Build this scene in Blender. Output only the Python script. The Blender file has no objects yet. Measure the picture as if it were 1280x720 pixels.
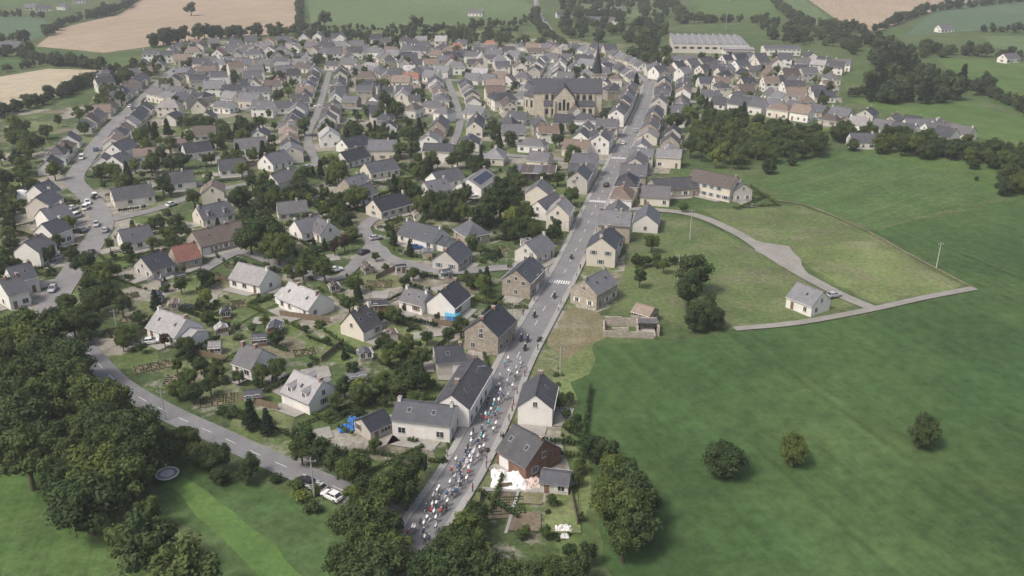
import bpy, math, random
import numpy as np
from mathutils import Vector, Matrix, noise
from mathutils.geometry import tessellate_polygon
R = random.Random(11)
sc = bpy.context.scene
# ------------------------------------------------------------ survey -> ground metres
F = 1100.0; HC = 92.0; PITCH = math.atan(460/1100.0)
SP, CP = math.sin(PITCH), math.cos(PITCH)
def G(u, v, z=0.0):
    x = (u-640)/F; yd = (v-360)/F
    t = (HC-z)/(SP+yd*CP)
    return (x*t, (CP-yd*SP)*t)
def GP(pts, z=0.0): return [G(u, v, z) for u, v in pts]
cam = bpy.data.cameras.new('camera'); co = bpy.data.objects.new('camera', cam)
sc.collection.objects.link(co); co.location = (0, 0, HC)
co.rotation_euler = (math.pi/2-PITCH, 0, 0)
cam.sensor_width = 36; cam.lens = F/1280*36; cam.clip_start = 1; cam.clip_end = 20000
sc.camera = co
# ------------------------------------------------------------ light
SUN = Vector((-0.62, -0.42, 1.0)).normalized()
w = bpy.data.worlds.new('World'); sc.world = w; w.use_nodes = True
nt = w.node_tree; bg = nt.nodes['Background']
sky = nt.nodes.new('ShaderNodeTexSky'); sky.sky_type = 'NISHITA'; sky.sun_disc = False
sky.sun_elevation = math.asin(SUN.z); sky.sun_rotation = math.atan2(SUN.x, SUN.y)
sky.air_density = 1.0; sky.dust_density = 6.0; sky.ozone_density = 0.3
nt.links.new(sky.outputs[0], bg.inputs[0]); bg.inputs[1].default_value = 0.15
sl = bpy.data.lights.new('sun', 'SUN'); sl.energy = 2.15; sl.angle = math.radians(10); sl.color = (1, .97, .92)
so = bpy.data.objects.new('sun', sl); sc.collection.objects.link(so)
so.rotation_euler = SUN.to_track_quat('Z', 'Y').to_euler()
sc.view_settings.view_transform = 'Standard'; sc.view_settings.look = 'None'; sc.view_settings.exposure = 0
# ------------------------------------------------------------ materials
class NT:
    def __init__(s, name):
        s.m = bpy.data.materials.new(name); s.m.use_nodes = True
        s.t = s.m.node_tree; s.b = s.t.nodes['Principled BSDF']
        s.tc = s.t.nodes.new('ShaderNodeTexCoord'); s.co = s.tc.outputs['Object']
    def n(s, ty, **k):
        return s.t.nodes.new(ty)
    def L(s, a, b): s.t.links.new(a, b)
    def noise(s, scale, detail=4, rough=.6, vec=None):
        nd = s.n('ShaderNodeTexNoise'); nd.inputs['Scale'].default_value = scale
        nd.inputs['Detail'].default_value = min(detail, 4); nd.inputs['Roughness'].default_value = rough
        s.L(vec or s.co, nd.inputs['Vector']); return nd.outputs['Fac']
    def ramp(s, fac, stops, interp='LINEAR'):
        nd = s.n('ShaderNodeValToRGB'); cr = nd.color_ramp; cr.interpolation = interp
        while len(cr.elements) < len(stops): cr.elements.new(.5)
        for e, (p, c) in zip(cr.elements, stops):
            e.position = p; e.color = (c if len(c) == 4 else (*c, 1)) if hasattr(c, '__len__') else (c, c, c, 1)
        s.L(fac, nd.inputs[0]); return nd.outputs[0]
    def mix(s, a, b, fac=.5, mode='MIX'):
        nd = s.n('ShaderNodeMix'); nd.data_type = 'RGBA'; nd.blend_type = mode
        for i, x in ((0, fac), (6, a), (7, b)):
            if hasattr(x, 'links'): s.L(x, nd.inputs[i])
            elif hasattr(x, '__len__'): nd.inputs[i].default_value = (*x[:3], 1)
            else: nd.inputs[i].default_value = x
        return nd.outputs[2]
    def math(s, op, a, b=0.0):
        nd = s.n('ShaderNodeMath'); nd.operation = op
        for i, x in ((0, a), (1, b)):
            if hasattr(x, 'links'): s.L(x, nd.inputs[i])
            else: nd.inputs[i].default_value = x
        return nd.outputs[0]
    def fin(s, col, rough=.85, spec=.3, metal=0):
        if hasattr(col, 'links'): s.L(col, s.b.inputs['Base Color'])
        else: s.b.inputs['Base Color'].default_value = (*col, 1)
        s.b.inputs['Roughness'].default_value = rough
        s.b.inputs['Specular IOR Level'].default_value = spec
        s.b.inputs['Metallic'].default_value = metal
        return s.m
def m_simple(name, c, rough=.7, var=.15, scale=2., spec=.3, metal=0):
    t = NT(name); k1 = tuple(x*(1-var) for x in c); k2 = tuple(min(1, x*(1+var)) for x in c)
    return t.fin(t.ramp(t.noise(scale, 2), [(.3, k1), (.7, k2)]), rough, spec, metal)
def m_field(name, c1, c2, big=.012, fine=.9, ang=None, period=14, row=0., mid=.07, c3=None, tram=.86, va=.35):
    t = NT(name)
    a = t.ramp(t.noise(big, 3, .6), [(.35, c1), (.65, c2)])
    if c3: a = t.mix(a, c3, t.ramp(t.noise(big*2.7, 4, .75), [(.46, 0.), (.70, .9)]))
    a = t.mix(a, t.ramp(t.noise(mid, 4, .7), [(.3, 1-va*.7), (.7, 1+va*.7)]), 1., 'MULTIPLY')
    a = t.mix(a, t.ramp(t.noise(fine, 3, .8), [(.3, 1-va), (.7, 1+va)]), 1., 'MULTIPLY')
    if ang is not None:
        mp = t.n('ShaderNodeMapping'); mp.inputs['Rotation'].default_value = (0, 0, ang); t.L(t.co, mp.inputs[0])
        m2 = t.n('ShaderNodeMapping'); m2.inputs['Scale'].default_value = (.35, .012, 1); t.L(mp.outputs[0], m2.inputs[0])
        a = t.mix(a, t.ramp(t.noise(1, 3, .7, m2.outputs[0]), [(.3, .86), (.7, 1.14)]), 1., 'MULTIPLY')
        sx = t.n('ShaderNodeSeparateXYZ'); t.L(mp.outputs[0], sx.inputs[0])
        xx = t.math('ADD', sx.outputs[0], t.math('MULTIPLY', t.noise(.01, 1), 6.0))
        fr = t.math('PINGPONG', xx, period/2)
        a = t.mix(a, t.ramp(t.math('DIVIDE', fr, period/2), [(.0, tram), (.04, tram), (.08, 1.)]), t.ramp(t.noise(.02, 1), [(.4, 0), (.6, 1)]), 'MULTIPLY')
        if row:
            f2 = t.math('PINGPONG', xx, row/2)
            a = t.mix(a, t.ramp(t.math('DIVIDE', f2, row/2), [(0., .8), (1., 1.15)]), .6, 'MULTIPLY')
    return t.fin(a, .95, .12)
M = {}
M['ground'] = m_field('ground_grass', (.066, .106, .039), (.092, .135, .051), .01, .5, c3=(.13, .15, .078))
M['wheat'] = m_field('field_wheat', (.047, .092, .033), (.063, .113, .039), .008, .35, ang=-.36, period=24, mid=.028, c3=(.085, .135, .048), tram=.86, va=.27)
M['lime'] = m_field('field_lime', (.13, .175, .066), (.16, .205, .082), .02, .8, c3=(.20, .20, .115))
M['strip'] = m_field('field_fresh_grass', (.10, .18, .05), (.125, .21, .06), .02, .8, c3=(.08, .145, .045), va=.2)
M['meadow'] = m_field('field_meadow', (.076, .138, .042), (.10, .164, .052), .012, .7, ang=-.3, period=9, c3=(.12, .16, .063), va=.3)
M['meadow2'] = m_field('field_meadow_dark', (.062, .115, .040), (.082, .14, .050), .012, .5, ang=.9, period=16, c3=(.105, .148, .06), va=.3)
M['lawn'] = m_field('grass_lot', (.10, .145, .054), (.13, .168, .068), .03, .8, c3=(.17, .17, .105))
M['tan'] = m_field('field_tan', (.34, .27, .195), (.40, .325, .24), .006, .2, ang=.3, period=26, va=.14)
M['tan2'] = m_field('field_pale', (.39, .34, .245), (.45, .395, .29), .006, .2, ang=1.1, period=26, va=.14)
M['bluegreen'] = m_field('field_bluegreen', (.085, .14, .085), (.108, .162, .098), .006, .2, ang=.7, period=26, va=.15)
M['farg'] = m_field('field_far_green', (.108, .16, .072), (.135, .188, .088), .006, .2, ang=.1, period=20, va=.15)
M['dirt'] = m_field('dirt', (.20, .17, .11), (.15, .155, .08), .05, 1.2, c3=(.28, .25, .18))
M['soil'] = m_field('garden_soil', (.17, .14, .10), (.21, .175, .13), .1, 1.4, ang=.2, period=1.6)
def vg():
    t = NT('village_gardens')
    nz = t.n('ShaderNodeTexNoise'); nz.inputs['Scale'].default_value = .12; t.L(t.co, nz.inputs['Vector'])
    sc_ = t.n('ShaderNodeVectorMath'); sc_.operation = 'SCALE'; sc_.inputs['Scale'].default_value = 5
    t.L(nz.outputs['Color'], sc_.inputs[0]); av = t.n('ShaderNodeVectorMath'); av.operation = 'ADD'
    t.L(t.co, av.inputs[0]); t.L(sc_.outputs[0], av.inputs[1])
    v = t.n('ShaderNodeTexVoronoi'); v.inputs['Scale'].default_value = 1/13.; t.L(av.outputs[0], v.inputs['Vector'])
    sep = t.n('ShaderNodeSeparateColor'); t.L(v.outputs['Color'], sep.inputs[0])
    c = t.ramp(sep.outputs[0], [(0, (.078, .112, .044)), (.22, (.108, .15, .054)), (.4, (.07, .102, .042)), (.55, (.145, .17, .08)), (.72, (.17, .162, .11)), (.82, (.28, .265, .225))], 'CONSTANT')
    c = t.mix(c, (.27, .255, .21), t.ramp(t.noise(.11, 4, .8), [(.53, 0.), (.63, .85)]))
    c = t.mix(c, t.ramp(t.noise(.9, 4, .8), [(.3, .6), (.7, 1.4)]), 1., 'MULTIPLY')
    c = t.mix(c, t.ramp(t.noise(.2, 3, .75), [(.3, .7), (.7, 1.3)]), 1., 'MULTIPLY')
    return t.fin(c, .95, .1)
M['village'] = vg()
def masph(name, c1, c2):
    t = NT(name); a = t.ramp(t.noise(.15, 4, .75), [(.35, c1), (.65, c2)])
    a = t.mix(a, t.ramp(t.noise(3, 2, .7), [(.3, .88), (.7, 1.12)]), 1., 'MULTIPLY')
    return t.fin(a, .85, .25)
M['asphalt'] = masph('asphalt', (.18, .18, .185), (.24, .24, .245))
M['asphalt2'] = masph('asphalt_village', (.20, .198, .198), (.27, .265, .262))
M['pave'] = masph('pavement', (.29, .287, .275), (.36, .355, .34))
M['gravel'] = masph('gravel', (.24, .23, .21), (.31, .30, .275))
M['drive'] = masph('driveway', (.27, .26, .235), (.36, .345, .315))
M['paint'] = m_simple('road_paint', (.72, .72, .70), .7, .1)
def mwall(name, c, var=.07, stone=False):
    t = NT(name); oi = t.n('ShaderNodeObjectInfo')
    a = t.ramp(t.noise(.5, 3, .7), [(.3, tuple(x*(1-var) for x in c)), (.7, tuple(min(.9, x*(1+var*.5)) for x in c))])
    if stone:
        v = t.n('ShaderNodeTexVoronoi'); v.inputs['Scale'].default_value = 2.2; t.L(t.co, v.inputs['Vector'])
        sp = t.n('ShaderNodeSeparateColor'); t.L(v.outputs['Color'], sp.inputs[0])
        a = t.mix(a, t.ramp(sp.outputs[0], [(0, .75), (1, 1.2)]), .8, 'MULTIPLY')
    a = t.mix(a, t.ramp(oi.outputs['Random'], [(0, (.87, .85, .82)), (.5, (1, .985, .96)), (1, (1.05, 1.04, 1.0))]), 1., 'MULTIPLY')
    return t.fin(a, .9, .2)
M['white'] = mwall('wall_white_render', (.82, .815, .80))
M['cream'] = mwall('wall_cream_render', (.72, .685, .61))
M['stone'] = mwall('wall_stone', (.40, .365, .315), .15, True)
M['grey'] = mwall('wall_grey', (.58, .565, .54))
M['limestone'] = mwall('wall_limestone', (.62, .58, .50), .1, True)
def mbrick():
    t = NT('wall_brick'); b = t.n('ShaderNodeTexBrick'); b.inputs['Scale'].default_value = 3
    b.inputs['Color1'].default_value = (.22, .115, .08, 1); b.inputs['Color2'].default_value = (.175, .09, .065, 1); b.inputs['Mortar'].default_value = (.28, .24, .2, 1)
    sx = t.n('ShaderNodeSeparateXYZ'); t.L(t.co, sx.inputs[0]); cx = t.n('ShaderNodeCombineXYZ')
    t.L(t.math('ADD', sx.outputs[0], sx.outputs[1]), cx.inputs[0]); t.L(sx.outputs[2], cx.inputs[1]); t.L(cx.outputs[0], b.inputs['Vector'])
    return t.fin(t.mix(b.outputs[0], t.ramp(t.noise(1.2, 3), [(.3, .75), (.7, 1.2)]), 1., 'MULTIPLY'), .9, .2)
M['brick'] = mbrick()
def mroof(name, c, var=.18):
    t = NT(name); oi = t.n('ShaderNodeObjectInfo')
    sx = t.n('ShaderNodeSeparateXYZ'); t.L(t.co, sx.inputs[0]); cx = t.n('ShaderNodeCombineXYZ')
    t.L(sx.outputs[0], cx.inputs[0]); t.L(t.math('MULTIPLY', sx.outputs[2], 1.5), cx.inputs[1])
    b = t.n('ShaderNodeTexBrick'); b.inputs['Scale'].default_value = 1.; b.inputs['Brick Width'].default_value = .5; b.inputs['Row Height'].default_value = .34
    b.inputs['Mortar Size'].default_value = .03
    b.inputs['Color1'].default_value = (1.15, 1.15, 1.15, 1); b.inputs['Color2'].default_value = (.8, .8, .8, 1); b.inputs['Mortar'].default_value = (.55, .55, .55, 1)
    t.L(cx.outputs[0], b.inputs['Vector'])
    a = t.ramp(t.noise(.6, 3, .7), [(.3, tuple(x*(1-var) for x in c)), (.7, tuple(x*(1+var) for x in c))])
    a = t.mix(a, (.16, .16, .125), t.ramp(t.noise(.35, 4, .8), [(.52, 0.), (.75, .5)]))
    a = t.mix(a, b.outputs[0], .5, 'MULTIPLY')
    a = t.mix(a, t.ramp(oi.outputs['Random'], [(0, (.5, .53, .58)), (.3, (.8, .82, .86)), (.55, (1.1, 1.04, .98)), (.8, (1.2, 1.19, 1.18)), (1, (1.7, 1.67, 1.62))]), 1., 'MULTIPLY')
    return t.fin(a, .6, .4)
M['slate'] = mroof('roof_slate', (.118, .122, .138))
M['slated'] = mroof('roof_slate_dark', (.068, .072, .085))
M['slatel'] = mroof('roof_slate_sunlit', (.25, .25, .26))  # lighter copy of the slate, sunlit look painted into the colour
M['brown'] = mroof('roof_brown_tile', (.165, .13, .11))
M['red'] = mroof('roof_red_tile', (.21, .10, .08))
M['glass'] = m_simple('window_glass', (.03, .035, .04), .12, .2, 1., .8)
M['trim'] = m_simple('white_trim', (.76, .76, .74), .6, .05)
M['shut1'] = m_simple('shutter_wood', (.22, .14, .09), .7)
M['shut2'] = m_simple('shutter_blue', (.2, .26, .33), .6)
M['door'] = m_simple('door', (.2, .13, .09), .6)
M['chim'] = m_simple('chimney_brick', (.30, .19, .145), .9, .2, 4)
M['concrete'] = m_simple('concrete', (.42, .41, .39), .9, .12)
M['sheet'] = m_simple('roof_metal_sheet', (.30, .305, .32), .6, .15, .3)
M['wood'] = m_simple('wood', (.2, .155, .11), .85, .2)
M['blue'] = m_simple('tarp_blue', (.06, .22, .55), .5, .15)
M['water'] = m_simple('pool_water', (.07, .36, .55), .08, .1, 1, .6)
M['tarp'] = m_simple('tarp_white', (.78, .77, .76), .7, .12, 1.5)
M['pink'] = m_simple('board_pink', (.60, .50, .46), .8, .15, 1.5)
M['metal'] = m_simple('metal_grey', (.35, .36, .37), .45, .1, 2, .5, .5)
M['black'] = m_simple('rubber_black', (.02, .02, .02), .7, .1)
M['solar'] = m_simple('solar_panel', (.04, .045, .08), .2, .1, 1, .7)
M['skin'] = m_simple('skin', (.45, .26, .18), .6, .05)
for nm, c in dict(cwhite=(.78, .78, .78), csilver=(.45, .46, .48), cblack=(.025, .025, .03), cred=(.4, .03, .03), cblue=(.04, .1, .3), cyellow=(.7, .55, .05),
                  cgreen=(.05, .3, .12), cnavy=(.03, .04, .1), cteal=(.05, .35, .4), corange=(.7, .22, .04)).items():
    M[nm] = m_simple('paint_'+nm[1:], c, .35, .04, 1, .5)
def mleaf(name, c1, c2, c3):
    t = NT(name); oi = t.n('ShaderNodeObjectInfo'); at = t.n('ShaderNodeAttribute'); at.attribute_name = 'tint'
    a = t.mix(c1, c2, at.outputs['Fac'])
    a = t.mix(a, c3, t.ramp(t.noise(.5, 1), [(.5, 0.), (.8, .6)]))
    a = t.mix(a, t.ramp(oi.outputs['Random'], [(0, (.66, .74, .76)), (.35, (.9, .94, .94)), (.6, (1.05, 1.03, .97)), (.85, (1.2, 1.2, .98)), (1, (1.5, 1.4, 1.))]), 1., 'MULTIPLY')
    df = t.n('ShaderNodeBsdfDiffuse'); t.L(a, df.inputs[0])
    tr = t.n('ShaderNodeBsdfTranslucent'); t.L(a, tr.inputs[0]); mx = t.n('ShaderNodeMixShader'); mx.inputs[0].default_value = .25
    out = [n for n in t.t.nodes if n.type == 'OUTPUT_MATERIAL'][0]
    t.L(df.outputs[0], mx.inputs[1]); t.L(tr.outputs[0], mx.inputs[2]); t.L(mx.outputs[0], out.inputs[0]); t.t.nodes.remove(t.b); return t.m
M['leaf'] = mleaf('foliage', (.055, .083, .037), (.108, .147, .062), (.12, .153, .068))
M['leafd'] = mleaf('foliage_conifer', (.032, .053, .033), (.057, .084, .046), (.065, .09, .052))
M['leafl'] = mleaf('foliage_light', (.10, .14, .05), (.165, .21, .078), (.19, .205, .092))
M['leafp'] = mleaf('foliage_purple', (.07, .048, .05), (.11, .068, .065), (.1, .07, .06))
M['leaff'] = mleaf('foliage_distant_hazed', (.062, .086, .051), (.10, .13, .072), (.11, .138, .08))  # distance haze put into the leaf colour: paler and bluer than near foliage
M['bark'] = m_simple('bark', (.11, .09, .07), .95, .25, 3)
# ------------------------------------------------------------ mesh builder
class MB:
    def __init__(s): s.v = []; s.f = []; s.m = []; s.mats = []
    def mi(s, k):
        if k not in s.mats: s.mats.append(k)
        return s.mats.index(k)
    def poly(s, pts, k):
        b = len(s.v); s.v += [tuple(p) for p in pts]; s.f.append(tuple(range(b, b+len(pts)))); s.m.append(s.mi(k))
    def add(s, vs, fs, k):
        b = len(s.v); s.v += [tuple(p) for p in vs]; i = s.mi(k)
        for f in fs: s.f.append(tuple(b+j for j in f)); s.m.append(i)
    def obox(s, o, t, n, T, N, Z, k, up=(0, 0, 1)):
        o, t, n, up = Vector(o), Vector(t), Vector(n), Vector(up)
        vs = [o+t*a+n*b+up*c for c in Z for b in N for a in T]
        s.add(vs, [(0, 1, 3, 2), (4, 6, 7, 5), (0, 4, 5, 1), (2, 3, 7, 6), (0, 2, 6, 4), (1, 5, 7, 3)], k)
    def box(s, x0, x1, y0, y1, z0, z1, k): s.obox((0, 0, 0), (1, 0, 0), (0, 1, 0), (x0, x1), (y0, y1), (z0, z1), k)
    def tube(s, a, b, r0, r1, k, n=8, cap=True):
        a, b = Vector(a), Vector(b); d = (b-a).normalized(); q = d.to_track_quat('Z', 'Y')
        vs = []
        for p, r in ((a, r0), (b, r1)):
            for i in range(n):
                an = 2*math.pi*i/n; vs.append(p+q @ Vector((math.cos(an)*r, math.sin(an)*r, 0)))
        fs = [(i, (i+1) % n, n+(i+1) % n, n+i) for i in range(n)]
        if cap: fs += [tuple(range(n))[::-1], tuple(range(n, 2*n))]
        s.add(vs, fs, k)
    def torus(s, c, ax, r, rr, k, n=16, m=6):
        q = Vector(ax).to_track_quat('Z', 'Y'); c = Vector(c); vs = []
        for i in range(n):
            a = 2*math.pi*i/n
            for j in range(m):
                b = 2*math.pi*j/m; vs.append(c+q @ Vector(((r+rr*math.cos(b))*math.cos(a), (r+rr*math.cos(b))*math.sin(a), rr*math.sin(b))))
        s.add(vs, [(i*m+j, ((i+1) % n)*m+j, ((i+1) % n)*m+(j+1) % m, i*m+(j+1) % m) for i in range(n) for j in range(m)], k)
    def loft(s, rings, k, cap=True):
        n = len(rings[0]); vs = [p for r in rings for p in r]
        fs = [(i*n+j, i*n+(j+1) % n, (i+1)*n+(j+1) % n, (i+1)*n+j) for i in range(len(rings)-1) for j in range(n)]
        if cap: fs += [tuple(range(n))[::-1], tuple(range((len(rings)-1)*n, len(rings)*n))]
        s.add(vs, fs, k)
    def ellip(s, c, r, k, n=10, m=6, zmin=-1):
        rings = []
        for i in range(m+1):
            ph = math.asin(max(-1, min(1, zmin+(1-zmin)*i/m)))
            rings.append([(c[0]+r[0]*math.cos(ph)*math.cos(2*math.pi*j/n), c[1]+r[1]*math.cos(ph)*math.sin(2*math.pi*j/n), c[2]+r[2]*math.sin(ph)) for j in range(n)])
        s.loft(rings, k)
    def mesh(s, name):
        me = bpy.data.meshes.new(name); me.from_pydata(s.v, [], s.f)
        for k in s.mats: me.materials.append(M[k])
        me.polygons.foreach_set('material_index', s.m); me.update(); return me
    def obj(s, name, loc=(0, 0, 0), rz=0):
        return inst(name, s.mesh(name), loc, rz)
def inst(name, me, loc, rz=0, sc_=1, parent=None):
    o = bpy.data.objects.new(name, me); sc.collection.objects.link(o)
    o.location = loc; o.rotation_euler = (0, 0, rz)
    o.scale = sc_ if hasattr(sc_, '__len__') else (sc_, sc_, sc_)
    if parent: o.parent = parent
    return o
def empty(name):
    o = bpy.data.objects.new(name, None); sc.collection.objects.link(o); return o
# ------------------------------------------------------------ occupancy
occ = set()
def cell(x, y): return (int(x//2), int(y//2))
def rast(c, ang, L, W):
    out = set(); ca, sa = math.cos(ang), math.sin(ang); nx = max(2, int(L/1.4)+1); ny = max(2, int(W/1.4)+1)
    for i in range(nx):
        for j in range(ny):
            a = (i/(nx-1)-.5)*L; b = (j/(ny-1)-.5)*W; out.add(cell(c[0]+a*ca-b*sa, c[1]+a*sa+b*ca))
    return out
def inside(p, poly):
    x, y = p; r = False; n = len(poly)
    for i in range(n):
        x1, y1 = poly[i]; x2, y2 = poly[(i+1) % n]
        if (y1 > y) != (y2 > y) and x < (x2-x1)*(y-y1)/(y2-y1)+x1: r = not r
    return r
# ------------------------------------------------------------ ground
gb = MB(); gb.poly([(-9000, -3000, 0), (9000, -3000, 0), (9000, 12000, 0), (-9000, 12000, 0)], 'ground'); gb.obj('ground')
zc = [0.0]
def field(name, pts, k, jit=.8):
    W_ = GP(pts); out = []
    n = len(W_)
    for i in range(n):
        a, b = Vector(W_[i]), Vector(W_[(i+1) % n]); d = (b-a).length; m = max(1, min(60, int(d/4)))
        for j in range(m):
            p = a.lerp(b, j/m)
            if jit: p = p+Vector((noise.noise(Vector((p.x*.13, p.y*.13, 3)))*jit*2, noise.noise(Vector((p.x*.13, p.y*.13, 9)))*jit*2))
            out.append((p.x, p.y))
    zc[0] += .005; z = zc[0]
    tri = tessellate_polygon([[Vector((x, y, 0)) for x, y in out]])
    me = bpy.data.meshes.new(name); me.from_pydata([(x, y, z) for x, y in out], [], [t if ((out[t[1]][0]-out[t[0]][0])*(out[t[2]][1]-out[t[0]][1])-(out[t[1]][1]-out[t[0]][1])*(out[t[2]][0]-out[t[0]][0])) > 0 else t[::-1] for t in tri])
    me.materials.append(M[k]); me.update(); return inst(name, me, (0, 0, 0))
VILL = [(100, 440), (60, 390), (-60, 390), (-60, 150), (110, 130), (140, 90), (240, 52), (400, 48), (700, 48), (830, 60), (1040, 72), (1060, 160), (1000, 172), (850, 200), (800, 260), (790, 330), (750, 420), (695, 455), (705, 560), (730, 690), (640, 760), (500, 760), (440, 640), (350, 592), (210, 525)]
field('village_ground', VILL, 'village')
field('field', [(705, 455), (760, 430), (840, 426), (920, 416), (1090, 392), (1220, 362), (1150, 322), (1085, 288), (1280, 248), (1800, 235), (2600, 900), (770, 900), (752, 640), (738, 560), (714, 520)], 'wheat', 1)
field('field', [(955, 200), (1060, 186), (1230, 228), (1250, 247), (1090, 285), (1010, 255), (960, 235)], 'meadow2')
field('field', [(1060, 183), (1200, 188), (1290, 205), (1500, 240), (1250, 247), (1230, 232)], 'meadow')
field('field', [(880, 262), (1000, 257), (1090, 290), (1215, 358), (1095, 381), (1040, 355), (985, 314), (930, 296)], 'lawn')
field('field', [(990, 312), (1085, 300), (1205, 357), (1100, 378), (1050, 358)], 'lime', 1.5)
field('field', [(780, 268), (875, 276), (925, 303), (985, 334), (1070, 380), (1000, 402), (925, 412), (840, 402), (768, 384), (782, 330)], 'lawn')
field('dirt_yard', [(688, 420), (712, 384), (748, 388), (762, 415), (745, 432), (700, 452)], 'dirt', 1.5)
field('rough_grass', [(692, 452), (740, 430), (742, 450), (724, 480), (718, 530), (728, 580), (736, 640), (722, 640), (712, 560), (700, 500)], 'lime', 1.8)
field('field', [(-300, 520), (0, 552), (70, 600), (140, 650), (192, 705), (230, 900), (-500, 900)], 'meadow')
field('field', [(165, 560), (240, 575), (320, 605), (420, 640), (440, 700), (440, 900), (350, 900), (260, 690), (200, 620)], 'meadow2', 1)
field('grass_strip', [(190, 575), (225, 588), (270, 622), (320, 660), (370, 700), (400, 760), (350, 760), (300, 700), (250, 650), (205, 605)], 'strip', 1.2)
field('field', [(45, 58), (75, 35), (150, 18), (185, -8), (372, -12), (368, 38), (330, 45), (250, 50), (130, 66)], 'tan', 0)
field('field', [(-300, 100), (0, 96), (60, 86), (128, 88), (125, 98), (75, 118), (0, 145), (-300, 190)], 'tan2', 0)
field('field', [(382, -12), (640, -12), (668, 10), (665, 30), (560, 36), (390, 34)], 'farg', 0)
field('field', [(400, 40), (560, 38), (650, 40), (640, 52), (400, 50)], 'lime', 0)
field('field', [(-300, 10), (0, 20), (50, 22), (72, 38), (40, 50), (-300, 75)], 'bluegreen', 0)
field('field', [(-300, -20), (60, -20), (50, 5), (-300, 12)], 'meadow', 0)
field('field', [(-300, 78), (40, 55), (55, 68), (0, 85), (-300, 96)], 'meadow2', 0)
field('field', [(1000, -8), (1215, -10), (1225, 8), (1160, 16), (1095, 40), (1045, 24)], 'tan', 0)
field('field', [(960, 0), (1000, -5), (1035, 22), (1075, 40), (1000, 30)], 'farg', 0)
field('field', [(1060, 125), (1180, 120), (1290, 150), (1500, 190), (1280, 184), (1160, 160)], 'meadow', 0)
field('field', [(1170, 72), (1290, 80), (1500, 110), (1500, 185), (1290, 150), (1215, 115)], 'meadow', 0)
field('field', [(1180, 5), (1500, -10), (1500, 40), (1230, 38), (1130, 45)], 'bluegreen', 0)
field('field', [(1225, 45), (1500, 48), (1500, 75), (1260, 68)], 'farg', 0)
field('field', [(700, -10), (830, -10), (850, 10), (820, 25), (720, 15)], 'farg', 0)
field('field', [(850, -20), (960, -10), (990, 25), (880, 22)], 'meadow', 0)
# ------------------------------------------------------------ roads
def smooth(W_, step=4.0):
    P = [Vector(W_[0])*2-Vector(W_[1])]+[Vector(p) for p in W_]+[Vector(W_[-1])*2-Vector(W_[-2])]
    out = []
    for i in range(1, len(P)-2):
        p0, p1, p2, p3 = P[i-1:i+3]; n = max(1, int((p2-p1).length/step))
        for j in range(n):
            t = j/n; out.append(.5*((2*p1)+(p2-p0)*t+(2*p0-5*p1+4*p2-p3)*t*t+(3*p1-p0-3*p2+p3)*t**3))
    out.append(P[-2]); return out
def offs(pl, d):
    o = []
    for i, p in enumerate(pl):
        t = (pl[min(i+1, len(pl)-1)]-pl[max(i-1, 0)]).normalized(); o.append(p+Vector((-t.y, t.x))*d)
    return o
def ribbon(name, pl, d0, d1, z, k, zb=None):
    a, b = offs(pl, d0), offs(pl, d1); mb = MB(); n = len(pl)
    mb.add([(p.x, p.y, z) for p in a]+[(p.x, p.y, z) for p in b], [(i, n+i, n+i+1, i+1)[::-1] for i in range(n-1)], k)
    if zb is not None:
        for c, fl in ((a, 0), (b, 1)):
            mb.add([(p.x, p.y, z) for p in c]+[(p.x, p.y, zb) for p in c], [(i, i+1, n+i+1, n+i) for i in range(n-1)], k)
    return mb.obj(name)
def occroad(pl, w_):
    for i in range(len(pl)-1):
        a, b = pl[i], pl[i+1]; m = max(1, int((b-a).length/1.5))
        t = (b-a).normalized(); nn = Vector((-t.y, t.x))
        for j in range(m):
            p = a.lerp(b, j/m); q = -w_/2
            while q <= w_/2: c = p+nn*q; occ.add(cell(c.x, c.y)); q += 1.5
RZ = .22; rz = [RZ]
def road(name, pts, w_, k='asphalt2', clear=1.5):
    pl = smooth(GP(pts)); rz[0] += .004
    ribbon(name, pl, -w_/2, w_/2, rz[0], k); occroad(pl, w_+clear); return pl
MAINP = [(478, 760), (508, 700), (534, 655), (574, 595), (609, 530), (645, 450), (674, 398), (702, 348), (726, 300), (749, 248), (775, 195), (796, 152), (806, 128), (812, 105)]
L1 = road('street', [(62, 395), (70, 372), (88, 345), (116, 305), (128, 278), (112, 248), (93, 226), (106, 202), (134, 165), (165, 136), (200, 104), (222, 84)], 7)
S2 = road('street', [(128, 278), (195, 262), (250, 243), (330, 226), (400, 205), (470, 190), (560, 192), (640, 195), (700, 200), (768, 205)], 4.5)
S3 = road('street', [(185, 120), (300, 137), (420, 135), (520, 142), (640, 158), (720, 164), (790, 163)], 5)
S4 = road('street', [(222, 84), (320, 86), (440, 90), (560, 100), (680, 106), (810, 112)], 5)
S4b = road('street', [(270, 68), (420, 68), (560, 74), (700, 80), (820, 92)], 4.5)
S5 = road('street', [(806, 128), (870, 128), (960, 140), (1040, 152), (1150, 168), (1290, 198), (1500, 240)], 5.5)
S6 = road('street', [(812, 105), (880, 92), (960, 84), (1050, 90)], 5.5)
S7 = road('street', [(812, 105), (780, 84), (735, 65), (700, 50), (682, 30), (672, 12), (668, -15)], 6)
S8 = road('street', [(395, 205), (385, 170), (398, 138), (412, 90)], 3.6)
S9 = road('street', [(560, 192), (575, 150), (560, 100)], 3.6)
S10 = road('street', [(700, 345), (640, 335), (560, 340), (490, 325), (466, 305), (455, 285), (470, 272)], 4.4)
S11 = road('street', [(466, 305), (440, 335), (415, 350), (350, 332), (300, 316), (250, 340)], 4.0)
S12 = road('street', [(680, 164), (672, 130), (680, 106), (690, 80)], 5)
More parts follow.
